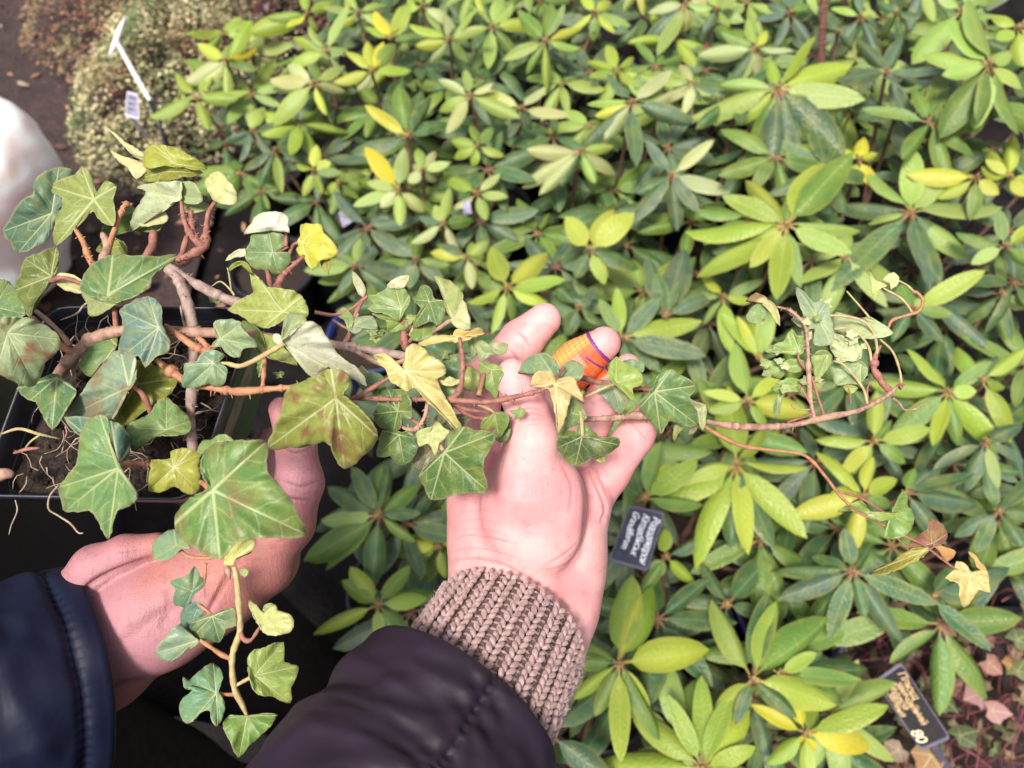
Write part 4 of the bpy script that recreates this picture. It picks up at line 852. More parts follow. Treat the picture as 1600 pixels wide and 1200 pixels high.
def np_mesh(name, w, quads, attr=None):
    me = bpy.data.meshes.new(name); me.vertices.add(len(w)); me.vertices.foreach_set('co', np.ascontiguousarray(w, 'f').ravel())
    me.loops.add(quads.size); me.loops.foreach_set('vertex_index', np.ascontiguousarray(quads, 'i').ravel())
    me.polygons.add(len(quads)); me.polygons.foreach_set('loop_start', np.arange(0, quads.size, 4, dtype='i'))
    me.update(calc_edges=True); me.validate(); me.polygons.foreach_set('use_smooth', [True]*len(me.polygons))
    if attr is not None: me.attributes.new('crease', 'FLOAT', 'POINT').data.foreach_set('value', attr.astype('f'))
    return me

# right-hand picture person: arm from below, hand under the runners
G1 = {
 'thumb': (.004, [(801, 583, .362, 24, 806, 606, .361, 28), (806, 606, .361, 28, 824, 643, .360, 31), (824, 643, .360, 33, 832, 690, .360, 41), (832, 690, .360, 42, 822, 760, .366, 58)]),
 'thenar': (.008, [('e', 832, 802, .370, 26, 32, 16, .12), ('e', 850, 770, .366, 18, 20, 14, .1)]),
 'palm': (.012, [('e', 880, 880, .392, 19, 38, 17, -.12), ('e', 815, 880, .392, 34, 34, 18, 0),
    (760, 790, .392, 52, 800, 930, .390, 88), (735, 700, .400, 38, 770, 830, .396, 62), (815, 715, .412, 40, 830, 860, .402, 60), (880, 745, .412, 40, 865, 870, .402, 60), (920, 785, .408, 30, 888, 890, .398, 50),
    ('e', 926, 772, .398, 8.5, 12, 9, .2), (800, 930, .388, 88, 775, 1010, .376, 94), (870, 960, .392, 62, 845, 1060, .378, 55), (775, 1010, .376, 94, 730, 1090, .352, 100)]),
 'index': (.003, [(735, 700, .400, 38, 752, 600, .402, 36), (752, 600, .402, 37, 815, 533, .398, 33), (815, 531, .398, 33, 851, 499, .394, 26)]),
 'middle': (.003, [(815, 715, .412, 40, 862, 605, .412, 36), (862, 605, .412, 36, 905, 565, .406, 33), (905, 565, .406, 33, 944, 536, .402, 26)]),
 'ring': (.003, [(880, 745, .412, 38, 922, 655, .408, 34), (922, 655, .408, 34, 958, 605, .408, 27), (958, 605, .408, 27, 981, 572, .406, 20)]),
 'pinky': (.003, [(922, 785, .408, 32, 950, 738, .404, 34), (950, 738, .404, 33, 992, 682, .398, 29), (992, 682, .398, 29, 1020, 640, .396, 22)]),
}
CR1 = [([(774, 610), (786, 624), (804, 630), (828, 622)], 3.2, 1.2), ([(800, 652), (812, 641), (830, 637), (848, 642)], 2.2, .5), ([(803, 660), (818, 648), (836, 645), (850, 649)], 2., .4), ([(806, 668), (822, 657), (840, 654), (852, 656)], 1.8, .3), ([(806, 676), (820, 664), (850, 662)], 1.5, .22),
 ([(806, 516), (818, 526), (828, 541)], 2.2, .5), ([(786, 541), (802, 552), (812, 566)], 2, .35), ([(975, 655), (995, 668), (1012, 690)], 2, .3), ([(922, 727), (935, 742), (950, 778)], 2.2, .35),
 ([(903, 735), (914, 770), (913, 820), (908, 862), (893, 888)], 4, .45), ([(920, 735), (945, 790), (940, 815)], 3, .8),
 ([(706, 845), (730, 836), (770, 842), (805, 850)], 1.8, .35), ([(706, 878), (735, 872), (775, 878), (830, 905), (880, 940), (908, 985)], 2.6, .55), ([(705, 862), (740, 856), (780, 864), (820, 878)], 1.5, .25), ([(780, 930), (825, 955), (855, 1000), (866, 1035)], 2.2, .4), ([(702, 895), (735, 891), (770, 899), (800, 915)], 1.6, .3),
 ([(856, 880), (880, 868), (900, 850)], 2, .3), ([(850, 892), (880, 884), (905, 862)], 1.6, .25), ([(855, 945), (885, 985), (893, 1020)], 2.2, .4), ([(720, 815), (750, 812), (780, 822)], 1.3, .2), ([(715, 800), (750, 797), (775, 803)], 1.3, .2), ([(712, 830), (748, 826), (790, 836)], 1.3, .2), ([(880, 730), (893, 760), (890, 800)], 3, .3)]
PB1 = P(700, 1150, .34)
P1 = empty('person', PB1, label='person in a dark padded jacket over a knitted sweater, pale hand under the ivy', cat='person')
w1, q1, n1_, c1 = hand_mesh('hand', G1, [('palm', 0), ('thenar', .0045), ('index', .004), ('middle', .002), ('ring', .002), ('pinky', .002), ('thumb', .006)], creases=[(l, w, d*1.15) for l, w, d in CR1])
obj('hand', np_mesh('hand', w1, q1, c1), M['skin_pale'], P1, PB1)
# plaster: the skin's own faces round the middle finger, lifted a little
a_ = np.array(P(868, 596, .411)); b_ = np.array(P(940, 540, .402)); ab = b_-a_; L_ = np.linalg.norm(ab); u_ = ab/L_
s_ = (w1-a_)@u_/L_; rad = np.linalg.norm((w1-a_)-np.outer((w1-a_)@u_, u_), axis=1)
sel = (s_ > .20) & (s_ < .99) & (rad < .0145)
fs = q1[sel[q1].all(1)]; ids = np.unique(fs); mp = np.full(len(w1), -1); mp[ids] = np.arange(len(ids))
pv = w1[ids]+n1_[ids]*.0006; e1 = np.array(RT)-u_*(u_@np.array(RT)); e1 /= np.linalg.norm(e1); e2 = np.cross(u_, e1)
vv = (pv-a_); angv = np.arctan2(vv@e2, vv@e1); uvv = np.stack([(s_[ids]-.20)/.79, (vv@np.cross(u_, np.array(FW)))/.026+.5], 1)
me = np_mesh('plaster', pv-np.array(PB1)+np.array(PB1), mp[fs]); uvl = me.uv_layers.new(name='UVMap'); idx = np.zeros(len(me.loops), int); me.loops.foreach_get('vertex_index', idx)
uvl.data.foreach_set('uv', uvv.astype('f')[idx].ravel())
o = obj('plaster', me, M['band_fabric'], P1, PB1, label='orange plaster with purple lines round the fingertip'); sm = o.modifiers.new('t', 'SOLIDIFY'); sm.thickness = .0005; sm.offset = -1

# sleeves and cuff: rings about the forearm's axis
def frame(a, b):
    t = (b-a).normalized(); x = (RT-t*RT.dot(t)).normalized(); return t, x, t.cross(x)
def sleeve(name, ctr, rads, mat, parent, base, n=220, amp=.004, seed=0, lip=.006, sub=22, flat=1., seam=None, groove=()):
    c = spline(np.array([(*p, r) for p, r in zip(ctr, rads)]), sub); m = MB(); V = []; F = []
    rings = []
    pts = [Vector(q[:3]) for q in c]; t, x, y = frame(pts[0], pts[1])
    if isinstance(seam, tuple):        # find the angle at which the seam passes the wanted spot
        def at_(a): return pts[3]+(x*math.cos(a)+y*math.sin(a))*c[3][3]
        seam = min((k*.02 for k in range(315)), key=lambda a: math.hypot(*(u-w for u, w in zip(PX(at_(a))[:2], seam)))+(0 if (at_(a)-pts[3]).dot(EYE-pts[3]) > 0 else 1e4))
    for i, q in enumerate(c):
        t = (pts[min(i+1, len(pts)-1)]-pts[max(i-1, 0)]).normalized(); x = (x-t*x.dot(t)).normalized(); y = t.cross(x); R = []
        for k in range(n):
            a = 2*math.pi*k/n; dv = x*math.cos(a)+y*math.sin(a)*flat
            s = i/(len(c)-1); h = amp*min(1, .25+s*3)*(noise.noise(Vector((math.cos(a)*1.6, math.sin(a)*1.6, s*6+seed)))+.5*noise.noise(Vector((math.cos(a)*3+s*5, math.sin(a)*3, s*14+seed))))
            h -= amp*.6*min(1, s*5)*abs(noise.noise(Vector((math.cos(a)*1.6+s*2, math.sin(a)*2.2, s*9+seed*3))))
            for gd in groove: h -= .0035*math.exp(-(((pts[i]-pts[0]).length-gd)/.0022)**2)*(1+.25*math.sin(a*70))
            if seam is not None:
                da = abs((a-seam+math.pi) % (2*math.pi)-math.pi); h -= .0022*math.exp(-(da/.03)**2)*(1+.5*math.sin(s*150)); h += .0012*math.exp(-((da-.12)/.07)**2)*math.sin(s*70)
            R.append(pts[i]+dv*(q[3]+h))
        rings.append(R)
    inner = [[pts[0]+(p-pts[0])*.94+(pts[1]-pts[0]).normalized()*.001 for p in rings[0]], [pts[0]+(p-pts[0])*.98-(pts[1]-pts[0]).normalized()*.0012 for p in rings[0]]]
    deep = [[p*1.0+(pts[2]-pts[0]) for p in inner[0]]]
    loft(m, deep+inner+rings); return m.build(name, M[mat], parent, base)
A0, A1, A2, A3 = P(712, 1106, .338), P(590, 1290, .300), P(450, 1560, .255), P(270, 1950, .215)
sleeve('jacket_sleeve', [A0, A0.lerp(A1, .5), A1, A2, A3], [.0510, .0535, .057, .061, .066], 'nylon_aubergine', P1, PB1, seed=2, seam=(735, 1110), amp=.005)
# knitted cuff: every stitch a pair of yarn loops set round the wrist
K0, K1 = P(795, 985, .376), P(722, 1118, .334)
kt, kx, ky = frame(K0, K1); KL = (K1-K0).length; KR = .0375
ring = lambda s, r: [K0+kt*(s*KL)+(kx*math.cos(2*math.pi*k/80)+ky*math.sin(2*math.pi*k/80))*r for k in range(80)]
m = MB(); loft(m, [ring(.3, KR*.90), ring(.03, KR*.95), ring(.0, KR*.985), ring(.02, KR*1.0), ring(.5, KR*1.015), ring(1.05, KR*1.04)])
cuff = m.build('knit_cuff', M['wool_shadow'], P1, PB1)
m = MB(); NC, NR = 27, 14; rr = random.Random(9)
def cyl(a, s, r): return K0+kt*(s*KL)+(kx*math.cos(a)+ky*math.sin(a))*r
for c_ in range(NC):
    for r_ in range(NR):
        s = (r_+.4)/NR*1.02; a = 2*math.pi*(c_+.5)/NC; da = 2*math.pi/NC; ds = 1.02/NR; rj = KR*(1.0+.04*s)
        j = rr.uniform(-.0005, .0005)
        for sg in (-1, 1):                          # the V of a knit stitch, slightly proud
            p0 = cyl(a+sg*da*.30, s-ds*.45, rj+.0020+j); p1 = cyl(a+sg*da*.07, s+ds*.62, rj+.0018+j); ax_ = (p1-p0)*.56
            rn = (cyl(a, s, 1)-cyl(a, s, 0)).normalized(); sd = ax_.cross(rn).normalized()
            m.ell((p0+p1)/2, (sd*rr.uniform(.0012, .00155), rn*.0014, ax_*rr.uniform(.92, 1.08)), 8, 6)
        ag = a+da*.5                                # purl gutter: a low bar between the ribs
        p0 = cyl(ag-da*.20, s+j*10, rj-.0007); p1 = cyl(ag+da*.20, s+ds*.2, rj-.0007); ax_ = (p1-p0)*.62; rn = (cyl(ag, s, 1)-cyl(ag, s, 0)).normalized(); sd = ax_.cross(rn).normalized()
        m.ell((p0+p1)/2, (sd*.0010, rn*.0011, ax_), 6, 4)
for i in range(1500):                                # fuzz
    a = rr.random()*6.28; s_0 = rr.uniform(0, 1); p0 = cyl(a, s_0, KR*(1.0+.04*s_0)+.0028); rn = (cyl(a, 0, 1)-cyl(a, 0, 0)); w = (rn*.6+Vector((rr.gauss(0, 1), rr.gauss(0, 1), rr.gauss(0, 1)))*.7).normalized()
    m.tube([p0-rn*.0008, p0+w*.0012, p0+w*rr.uniform(.002, .0035)+kt*rr.uniform(-.001, .001)], [.00009, .00008, .00004], 3, cap=False)
o = obj('yarn', mesh('yarn', m.v, m.f), M['wool_yarn'], cuff, None, kind='stuff')

# left-hand picture person: navy sleeve, hand under the pot
G2 = {
 'palm': (.010, [(90, 1045, .408, 90, 150, 1003, .408, 92), (150, 1003, .408, 92, 250, 955, .408, 84), (250, 955, .408, 84, 335, 908, .410, 74), (335, 908, .410, 74, 405, 872, .406, 62), ('e', 290, 960, .40, 26, 16, 14, .45), ('e', 165, 1050, .405, 20, 20, 18, .4)]),
 'index': (.004, [(395, 878, .402, 58, 448, 818, .394, 42), (448, 818, .394, 42, 468, 755, .388, 36), (468, 755, .388, 36, 462, 690, .382, 30), (462, 690, .382, 30, 440, 640, .378, 20)]),
 'middle': (.003, [(375, 880, .416, 46, 425, 810, .430, 34), (425, 810, .430, 34, 440, 740, .432, 30), (440, 740, .432, 30, 425, 690, .430, 23)]),
 'ring': (.003, [(350, 890, .425, 44, 385, 820, .445, 32), (385, 820, .445, 32, 390, 750, .450, 28), (390, 750, .450, 28, 378, 705, .450, 22)]),
 'pinky': (.003, [(320, 905, .430, 40, 345, 840, .452, 28), (345, 840, .452, 28, 345, 780, .458, 25), (345, 780, .458, 25, 338, 745, .458, 19)]),
 'thumb': (.004, [(118, 935, .402, 44, 150, 888, .396, 36), (150, 888, .396, 36, 195, 864, .394, 27), (195, 864, .394, 27, 245, 852, .396, 20)]),
}
CR2 = [([(112, 945), (140, 915), (175, 895), (235, 872)], 4.5, 2.2), ([(322, 962), (340, 930), (356, 895), (372, 868)], 4, 1.8), ([(436, 770), (455, 780), (484, 782)], 2.5, .9), ([(444, 752), (470, 760), (496, 752)], 2.2, .7), ([(442, 700), (462, 708), (488, 700)], 2.2, .6), ([(250, 980), (262, 950), (258, 925)], 5, .6), ([(190, 1000), (240, 960), (300, 935)], 8, .5), ([(330, 880), (320, 910), (322, 935)], 2.2, .4), ([(180, 862), (205, 862), (232, 858)], 1.6, .3), ([(150, 1090), (190, 1068), (230, 1060)], 5, .8), ([(430, 850), (450, 838), (462, 820)], 2, .3)]
PB2 = P(60, 1250, .9); PB2 = Vector((PB2.x, PB2.y, 0))
P2 = empty('person', PB2, label='person in a navy jacket and dark trousers holding the square ivy pot from below', cat='person')
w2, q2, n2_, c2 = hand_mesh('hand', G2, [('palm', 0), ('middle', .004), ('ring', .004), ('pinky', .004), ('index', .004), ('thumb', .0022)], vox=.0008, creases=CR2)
obj('hand', np_mesh('hand', w2, q2, c2), M['skin_ruddy_lit'], P2, PB2)
B0, B1, B2 = P(120, 1054, .402), P(-366, 1206, .317), P(-1200, 1500, .24)
sleeve('jacket_sleeve', [B0, B0.lerp(B1, .5), B1, B2], [.0580, .0585, .060, .066], 'nylon_navy', P2, PB2, seed=8, amp=.0055, groove=(.013,))
# trousers and jacket front
def body(name, rows, mat, flat=.8, n=40, amp=.012, seed=0):
    m = MB(); R = []
    c = spline(np.array(rows), 8)
    for i, (x, y, z, r) in enumerate(c):
        R.append([Vector((x+math.cos(a)*r*(1+amp/r*noise.noise(Vector((math.cos(a)*2, math.sin(a)*2, z*7+seed)))), y+math.sin(a)*r*flat*(1+amp/r*noise.noise(Vector((math.cos(a)*2, 5+math.sin(a)*2, z*9+seed)))), z)) for a in [2*math.pi*k/n for k in range(n)]])
    loft(m, R); e = len(m.v); m.add([], []); m.f.append(tuple(range(e-n, e))); m.f.append(tuple(range(n-1, -1, -1)))
    return m.build(name, M[mat], P2, PB2)
body('trouser_leg', [(-.37, .27, .03, .085), (-.38, .26, .3, .09), (-.40, .25, .55, .10), (-.43, .23, .84, .115)], 'dark_cloth', 1, seed=1)
body('trouser_leg', [(-.36, .03, .03, .085), (-.38, .03, .3, .09), (-.42, .05, .55, .10), (-.46, .08, .84, .115)], 'dark_cloth', 1, seed=4)
for yy in (.27, .03):
    m = MB(); m.ell((-.34, yy, .035), (Vector((.14, 0, 0)), Vector((0, .05, 0)), Vector((0, 0, .04))), 16, 8); m.build('shoe', M['dark_cloth'], P2, PB2)
body('jacket_body', [(-.53, .20, .76, .17), (-.53, .20, .85, .185), (-.54, .20, 1.0, .19), (-.56, .19, 1.2, .19), (-.58, .18, 1.38, .16), (-.58, .18, 1.46, .07)], 'nylon_aubergine', .95, seed=7, amp=.02)
# ------------------------------------------------------------------ labels on sticks, rod, sack, small plants
def plate(name, c4, mat, rimmat, thick, lab, cat, stick=None, group=None):
    """c4: TL TR BR BL in the world; the writing runs from TR to BR"""
    c4 = [Vector(p) for p in c4]; nrm = (c4[1]-c4[0]).cross((c4[2]+c4[3])/2-c4[0]).normalized()
    for i in (2, 3): r = c4[i]-EYE; c4[i] = EYE+r*((c4[0]-EYE).dot(nrm)/r.dot(nrm))      # one flat plate
    c = sum(c4, Vector())/4
    if nrm.dot(EYE-c) < 0: nrm = -nrm
    base = c; root = empty(name, base, label=lab, cat=cat, group=group)
    def rr_(s, dz):
        out = []
        for i in range(4):
            p0, p1, p2 = c4[i-1], c4[i], c4[(i+1) % 4]; r = .1
            a = p1+(p0-p1)*r; b = p1+(p2-p1)*r*.6
            for k in range(4):
                t = k/3; out.append(c+((a*(1-t)**2+p1*2*t*(1-t)+b*t*t)-c)*s+nrm*dz)
        return out
    m = MB(); R = [rr_(.985, -thick), rr_(1, -thick*.7), rr_(1, thick*.7), rr_(.985, thick), rr_(.93, thick), rr_(.915, thick*.6)]
    loft(m, R); m.f.append(tuple(range(15, -1, -1))); m.build('frame', M[rimmat], root, base)
    f = MB(); v = rr_(.92, thick*.62); f.add(v, [tuple(range(16))]); f.build('face', M[mat], root, base, smooth=False)
    if stick:
        a, b = stick; m = MB(); d = (b-a).normalized(); s = d.cross(nrm).normalized()
        m.box((a+b)/2-nrm*thick*1.6, (s*.006, nrm*thick*.5, (b-a)/2)); m.build('stick', M[rimmat], root, base, smooth=False)
    return root, base, c4, c, nrm
def write(root, base, c4, nrm, s, u, v, size, mat, lift, sq=.8, shear=.25):
    """u: 0..1 along TR->BR where the line starts, v: 0..1 from the TR side to the TL side of its foot"""
    X = (c4[2]-c4[1]); Yv = (c4[1]-c4[0]); org = c4[1]+X*u-Yv*v; xd = X.normalized(); yd = nrm.cross(xd).normalized()
    cu = bpy.data.curves.new('writing', 'FONT'); cu.body = s; cu.size = size; cu.shear = shear; cu.space_character = .92; cu.extrude = .00025; cu.resolution_u = 3
    ob = bpy.data.objects.new('writing', cu); COL.objects.link(ob); dg = bpy.context.evaluated_depsgraph_get(); dg.update()
    me = bpy.data.meshes.new_from_object(ob.evaluated_get(dg)); bpy.data.objects.remove(ob); rr = random.Random(len(s))
    for q in me.vertices:
        x, y = q.co.x*sq, q.co.y+size*.06*math.sin(q.co.x/size*2.1)
        q.co = org+xd*x+yd*y+nrm*(lift+q.co.z)-base
    me.materials.clear(); o = bpy.data.objects.new('writing', me); COL.objects.link(o); me.materials.append(M[mat]); o.parent = root; return o
t1 = plate('plant_label', [P(983, 789, 1.0), P(1039, 801, 1.0), P(1012, 893, .95), P(951, 876, .95)], 'tag_slate', 'tag_rim', .0012, 'dark plant label with three lines of white handwriting beside the palm', 'plant label', (P(965, 830, 1.0), P(890, 850, 1.25)))
for s, u, v, sz in (('Рододендрон', .10, .28, .0134), ('Катавбінськ', .09, .56, .0134), ('Grandiflorum', .08, .84, .0134)): write(*t1[:3], t1[4], s, u, v, sz, 'chalk_white', .0013, .86)
t2 = plate('plant_label', [P(1366, 1063, 1.12), P(1407, 1034, 1.12), P(1486, 1154, 1.07), P(1440, 1174, 1.07)], 'tag_face', 'tag_rim', .0014, 'black plant label with gold handwriting and the number 80, among the maroon creepers', 'plant label', (P(1460, 1165, 1.07), P(1500, 1230, 1.2)))
for s, u, v, sz, mt in (('Плющ', .08, .30, .0150, 'gold_paint'), ('звичайний', .15, .52, .0140, 'gold_paint'), ('Хедера', .10, .72, .0130, 'gold_paint'), ('зелена', .20, .90, .0120, 'gold_paint'), ('80', .68, .93, .021, 'pale_gold_paint')): write(*t2[:3], t2[4], s, u, v, sz, mt, .0015, .95)
t3 = plate('plant_label', [P(199, 143, 1.86), P(216, 148, 1.86), P(218, 187, 1.82), P(195, 180, 1.82)], 'lavender_plastic', 'chalk_white', .0012, 'small grey plant label standing below the white stake', 'plant label', (P(205, 182, 1.83), P(232, 215, 1.95)))
for dy in (0, .012, .022):
    m = MB(); a = t3[3]+(t3[2][1]-t3[2][0])*.25*(1 if dy else -.6); m.tube([t3[2][0].lerp(t3[2][3], .25+dy*20)+(t3[2][1]-t3[2][0])*.2+t3[4]*.0018, t3[2][0].lerp(t3[2][3], .25+dy*20)+(t3[2][1]-t3[2][0])*.75+t3[4]*.0018], .0014, 5); m.build('writing', M['tag_face'], t3[0], t3[1])
for c4, lab in (([P(528, 332, 1.6), P(553, 322, 1.6), P(558, 342, 1.6), P(536, 356, 1.6)], 'crumpled lavender plastic tag lying left of the yellow and green upright leaves'), ([P(722, 316, 1.5), P(734, 310, 1.5), P(738, 334, 1.5), P(724, 336, 1.5)], 'tiny lavender plastic tag nearly hidden between pale rosettes')):
    c = sum(c4, Vector())/4; V = []; nn = (EYE-c).normalized()
    for j in range(7):
        for i in range(7):
            q = (c4[0]*(1-i/6)+c4[1]*i/6)*(1-j/6)+(c4[3]*(1-i/6)+c4[2]*i/6)*j/6; V.append(q+nn*.012*noise.noise(q*70)-c)
    o = obj('plastic_tag', mesh('plastic_tag', V, [(j*7+i, j*7+i+1, j*7+i+8, j*7+i+7) for j in range(6) for i in range(6)]), M['lavender_plastic'], label=lab, cat='plastic tag'); o.location = c
    o.modifiers.new('t', 'SOLIDIFY').thickness = .0008
# white stake with a short crosspiece
sb = P(260, 226, 1.9); st = empty('stake', sb, label='thin white stake with a forked top leaning over the speckled shrub', cat='stake')
m = MB(); m.tube([P(182, 64, 1.98), P(208, 112, 1.93), P(235, 158, 1.88)], [.0058, .0062, .0055], 6); m.build('upright', M['white_paint'], st, sb)
m = MB(); m.tube([P(196, 26, 2.0), P(186, 50, 1.99), P(180, 68, 1.98), P(171, 86, 1.97)], [.003, .0085, .008, .003], 6); m.build('crosspiece', M['white_paint'], st, sb)
m = MB(); m.tube([P(235, 158, 1.88), P(250, 198, 1.87), P(262, 228, 1.90), Vector((P(275, 245, 1.95).x, P(275, 245, 1.95).y, 0))], [.006]*4, 6); m.build('lower_stick', M['black_plastic'], st, sb)
# rusty ribbed rod
a, b = P(1282, 110, 1.78), P(1290, -60, 1.66); d = (a-b).normalized(); lo = a+d*(a.z/-d.z); rt = empty('rusty_rod', lo, label='rusty ribbed steel rod standing upright among the far plants', cat='steel rod')
m = MB(); m.tube([lo, a, b], .0085, 10); m.build('rod', M['rust'], rt, lo)
m = MB(); LL = (b-lo).length; t, x, y = frame(lo, b)
for i in range(int(LL/.011)):
    c = lo+t*(i*.011); m.tube([c+(x*math.cos(w)+y*math.sin(w))*.0092+t*.004*math.sin(w) for w in [k*math.pi/4 for k in range(9)]], .0012, 4, cap=False)
m.build('ribs', M['rust'], rt, lo, kind='stuff')
# white sack cut by the frame edge
g0, g1 = G(-5, 462, 0), P(-100, 175, 1.5); m = MB(); R = []
for i in range(40):
    q = i/39; c = g0.lerp(g1, q); r = .21*(1-(2*q-1)**4)**.5*(1.0-.12*q)+.004
    R.append([Vector((c.x+math.cos(a)*r*(1+.10*noise.noise(Vector((math.cos(a)*2, math.sin(a)*2, q*4)))+.03*noise.noise(Vector((math.cos(a)*6, math.sin(a)*6, q*9)))+.05*noise.noise(Vector((math.cos(a)*3, math.sin(a)*3, q*14+a*2)))), c.y+math.sin(a)*r*(1+.10*noise.noise(Vector((math.cos(a)*2, math.sin(a)*2, q*4)))), max(.002, c.z))) for a in [2*math.pi*k/64 for k in range(64)]])
loft(m, R); m.f.append(tuple(range(39*64, 40*64))); o = m.build('sack', M['white_plastic'], None, None, label='smooth white bulging sack standing on the path, cut off by the frame', cat='sack')
o.data.transform(Matrix.Translation(-g0)); o.location = g0
# litter on the path
rr = random.Random(21)
def tinted(name, items, parent=None, base=None, **k):
    V = []; F = []; C = []
    for v, f, c in items:
        n = len(V); V += v; F += [tuple(i+n for i in q) for q in f]; C += [c]*len(v)
    me = mesh(name, V, F); at = me.attributes.new('tint', 'FLOAT_COLOR', 'POINT'); at.data.foreach_set('color', np.array([(*c, 1) for c in C], 'f').ravel())
    return obj(name, me, M['tinted'], parent, base, **k)
def blade(c, x, n, L, Wd, cup=.2):
    x = x.normalized(); y = n.cross(x).normalized(); n = x.cross(y)
    return [c, c+x*L*.35+y*Wd-n*cup*Wd, c+x*L*.35-y*Wd-n*cup*Wd, c+x*L*.4+n*.1*L, c+x*L*.75+y*Wd*.7-n*cup*Wd, c+x*L*.75-y*Wd*.7-n*cup*Wd, c+x*L-n*.15*L], [(0, 1, 3), (0, 3, 2), (1, 4, 3), (2, 3, 5), (3, 4, 6), (3, 6, 5)]
it = []
def rv(): return Vector((rr.gauss(0, 1), rr.gauss(0, 1), rr.gauss(0, 1)))
for i in range(1500):
    x, y = rr.uniform(-3.2, -.6), rr.uniform(.7, 5)
    n = (ZU+rv()*.35).normalized(); L = rr.uniform(.012, .06)
    v, f = blade(Vector((x, y, rr.uniform(.008, .03))), rv().cross(n), n, L, L*rr.uniform(.15, .35), rr.uniform(-.5, .8)); k = rr.uniform(.5, 1.2)
    it.append((v, f, tuple(q*k for q in rr.choice([(.26, .12, .07), (.20, .10, .07), (.33, .18, .11), (.12, .07, .06), (.4, .3, .24)]))))
tinted('leaf_litter', it, kind='stuff')
# speckled and russet shrubs by the path
def shrub(name, cx, cy, rx, ry, h, cols, n, lab, cat, seed, size=(.008, .016)):
    rr2 = random.Random(seed); base = Vector((cx, cy, 0)); root = empty(name, base, label=lab, cat=cat, group=None); m = MB()
    for i in range(46):
        a = rr2.random()*6.28; q = math.sqrt(rr2.random())
        e = Vector((cx+math.cos(a)*rx*q, cy+math.sin(a)*ry*q, h*(1-.6*q*q)*rr2.uniform(.6, 1)))
        m.tube([base+Vector((rr2.gauss(0, .03), rr2.gauss(0, .03), 0)), base.lerp(e, .5)+Vector((0, 0, .06)), e], [.004, .003, .0012], 5)
    m.build('twigs', M['stem_maroon'], root, base); it = []
    for i in range(n):
        a = rr2.random()*6.28; q = math.sqrt(rr2.random()); zz = h*(1-.65*q*q)*(1+.5*noise.noise(Vector((math.cos(a)*q*4, math.sin(a)*q*4, seed))))*(1-abs(rr2.gauss(0, .16)))
        c = Vector((cx+math.cos(a)*rx*q, cy+math.sin(a)*ry*q, max(.01, zz))); nn = (ZU+Vector((rr2.gauss(0, .6), rr2.gauss(0, .6), rr2.gauss(0, .3)))).normalized()
        L = rr2.uniform(*size); k = rr2.uniform(.7, 1.25); v, f = blade(c, Vector((rr2.gauss(0, 1), rr2.gauss(0, 1), .2)), nn, L, L*.3)
        wts = noise.noise(c*6+Vector((seed, 0, 0))); cc = cols[min(len(cols)-1, max(0, int((wts*.9+.5+rr2.uniform(-.35, .35))*len(cols))))]
        it.append((v, f, tuple(x*k for x in cc)))
    tinted('foliage', it, root, base, kind='stuff')
a = G(268, 105, .15); shrub('shrub', a.x, a.y, .30, .46, .30, [(.10, .14, .05), (.14, .18, .07), (.42, .40, .20), (.55, .46, .28), (.16, .16, .06), (.30, .20, .10)], 9000, 'cream-speckled low shrub with tiny leaves beside the path', 'shrub', 2)
a = G(190, -15, .15); shrub('shrub', a.x, a.y, .36, .36, .26, [(.16, .08, .05), (.10, .10, .05), (.30, .16, .09), (.14, .15, .06), (.35, .25, .15)], 5000, 'russet low shrub in the far corner behind the speckled one', 'shrub', 5)
a = G(360, -20, .2); shrub('shrub', a.x, a.y, .45, .36, .30, [(.10, .05, .04), (.08, .08, .04), (.30, .22, .12), (.12, .13, .06), (.42, .34, .2)], 5000, 'dark brown-green low shrub behind the long-leaved lime rhododendrons', 'shrub', 8)
a = G(290, 205, .08); shrub('ground_cover', a.x, a.y, .26, .26, .14, [(.06, .07, .05), (.10, .09, .08), (.16, .12, .11), (.07, .1, .06), (.25, .19, .18)], 2600, 'low dusky ground plant at the foot of the speckled shrub', 'ground plant', 12)
# maroon creepers in the open corner: trays of young ivy
cb = G(1490, 1080, .02); CRP = empty('creeper', Vector((cb.x, cb.y, 0)), label='maroon-stemmed creeper with pink and purple leaves round the gold-lettered label', cat='creeper'); cb = Vector((cb.x, cb.y, 0))
rr = random.Random(31)
def GP(px, py, z): return G(px, py, z)
for i in range(120):
    px, py = rr.uniform(1330, 1640), rr.uniform(960, 1260); z = rr.uniform(.06, .24); a = rr.random()*6.28; pts = []; x, y = px, py
    cv = rr.uniform(-.8, .8)
    for k in range(7): pts.append(GP(x, y, z+.02*math.sin(k+i))); a += cv+rr.uniform(-.3, .3); x += 20*math.cos(a); y += 20*math.sin(a)
    m = MB(); m.tube(pts, rr.uniform(.0008, .0018), 5); m.build('stem', M['stem_maroon'], CRP, cb)
def ivy_small(parent, c, x, n, L, col, base, var):
    me = CM[var]; y = n.cross(x).normalized(); x = y.cross(n).normalized()
    o = bpy.data.objects.new('leaf', me); COL.objects.link(o); o.parent = parent; q = c-base
    o.matrix_basis = Matrix(((x.x*L, y.x*L, n.x*L, q.x), (x.y*L, y.y*L, n.y*L, q.y), (x.z*L, y.z*L, n.z*L, q.z), (0, 0, 0, 1))); o.color = (*col, 1)
CM = []
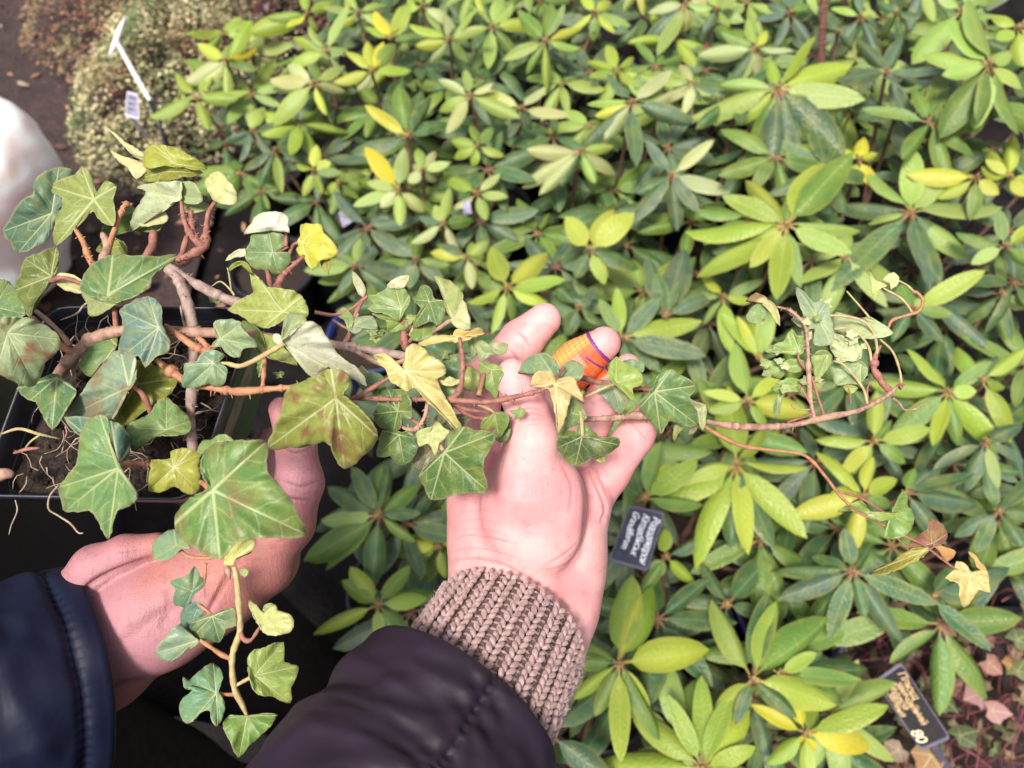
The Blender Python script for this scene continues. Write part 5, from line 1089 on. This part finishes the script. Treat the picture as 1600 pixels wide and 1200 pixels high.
for v in range(4):
    r2 = random.Random(v); O = []
    for ang, r, tp in ((0, 1, 1), (35, .68, 0), (62, .78, 1), (95, .62, 0), (130, .55, 1), (170, .22, 0), (190, .22, 0), (230, .55, 1), (265, .62, 0), (298, .78, 1), (325, .68, 0)):
        r *= r2.uniform(.85, 1.15); O.append((math.cos(math.radians(ang))*r, math.sin(math.radians(ang))*r))
    V = [(0, 0, 0)]; U = [(0, 0)]; RMs = [0]; n_ = len(O)
    for t in (.35, .7, 1):
        for i, (x, y) in enumerate(O): V.append((x*t, y*t, -.25*t*t*(x*x+y*y)+(.06 if i % 2 else -.02)*t)); U.append((t, 0 if i in (0, 2, 4, 7, 9) else .22*t)); RMs.append(t)
    F = [(0, 1+i, 1+(i+1) % n_) for i in range(n_)]+[(1+k*n_+i, 1+(k+1)*n_+i, 1+(k+1)*n_+(i+1) % n_, 1+k*n_+(i+1) % n_) for k in range(2) for i in range(n_)]
    me = mesh('creeper_leaf', V, F); me.materials.append(M['ileaf']); uvl = me.uv_layers.new(name='UVMap')
    for l in me.loops: uvl.data[l.index].uv = U[l.vertex_index]
    me.attributes.new('rim', 'FLOAT', 'POINT').data.foreach_set('value', np.array(RMs, 'f')*.9); me.attributes.new('stain', 'FLOAT', 'POINT'); CM.append(me)
for px, py, sz, col in [(1475, 985, .028, (.50, .16, .20)), (1545, 1035, .026, (.48, .17, .20)), (1530, 1085, .030, (.62, .28, .34)), (1550, 1110, .026, (.6, .27, .33)), (1490, 1070, .024, (.30, .08, .13)), (1510, 1050, .02, (.45, .16, .18)), (1405, 1172, .028, (.36, .22, .22)), (1580, 1040, .018, (.5, .2, .08)), (1455, 1180, .034, (.45, .20, .10)), (1500, 1150, .03, (.10, .16, .09)), (1470, 1090, .03, (.10, .15, .10)), (1480, 1055, .02, (.14, .25, .05)), (1590, 1000, .03, (.12, .18, .08)), (1560, 960, .02, (.3, .3, .1)), (1590, 1050, .03, (.25, .28, .14)), (1310, 1090, .02, (.28, .07, .12)), (1540, 1000, .02, (.22, .06, .10))]:
    c = GP(px, py, rr.uniform(.2, .27)); col = tuple(q*.72 for q in col); ivy_small(CRP, c, (RT*rr.uniform(-1, 1)+UP*rr.uniform(-1, 1)).normalized(), (ZU+rv()*.35).normalized(), sz, col, cb, rr.randrange(4))
for i in range(150):
    px, py = rr.uniform(1300, 1640), rr.uniform(950, 1250); c = GP(px, py, rr.uniform(.05, .2))
    ivy_small(CRP, c, rv().normalized(), (ZU+rv()*.5).normalized(), rr.uniform(.010, .024), rr.choice([(.12, .05, .06), (.20, .06, .08), (.06, .09, .05), (.08, .12, .06), (.14, .08, .07), (.24, .13, .10)]), cb, rr.randrange(4))
cz = GP(1480, 1100, .0); m = MB(); m.box(Vector((cz.x+.02, cz.y-.02, .02)), (Vector((.22, 0, 0)), Vector((0, .19, 0)), Vector((0, 0, .02)))); m.build('tray', M['black_plastic'], CRP, cb, smooth=False)
m = MB()
V = [];n_ = 40
for j in range(n_+1):
    for i in range(n_+1):
        x, y = cz.x+.02+.21*(i/n_*2-1), cz.y-.02+.18*(j/n_*2-1); V.append((x, y, .045+.012*noise.noise(Vector((x*30, y*30, 0)))+.006*noise.noise(Vector((x*90, y*90, 0)))))
m.add(V, [(j*(n_+1)+i, j*(n_+1)+i+1, (j+1)*(n_+1)+i+1, (j+1)*(n_+1)+i) for j in range(n_) for i in range(n_)]); m.build('soil', M['peat'], CRP, cb)
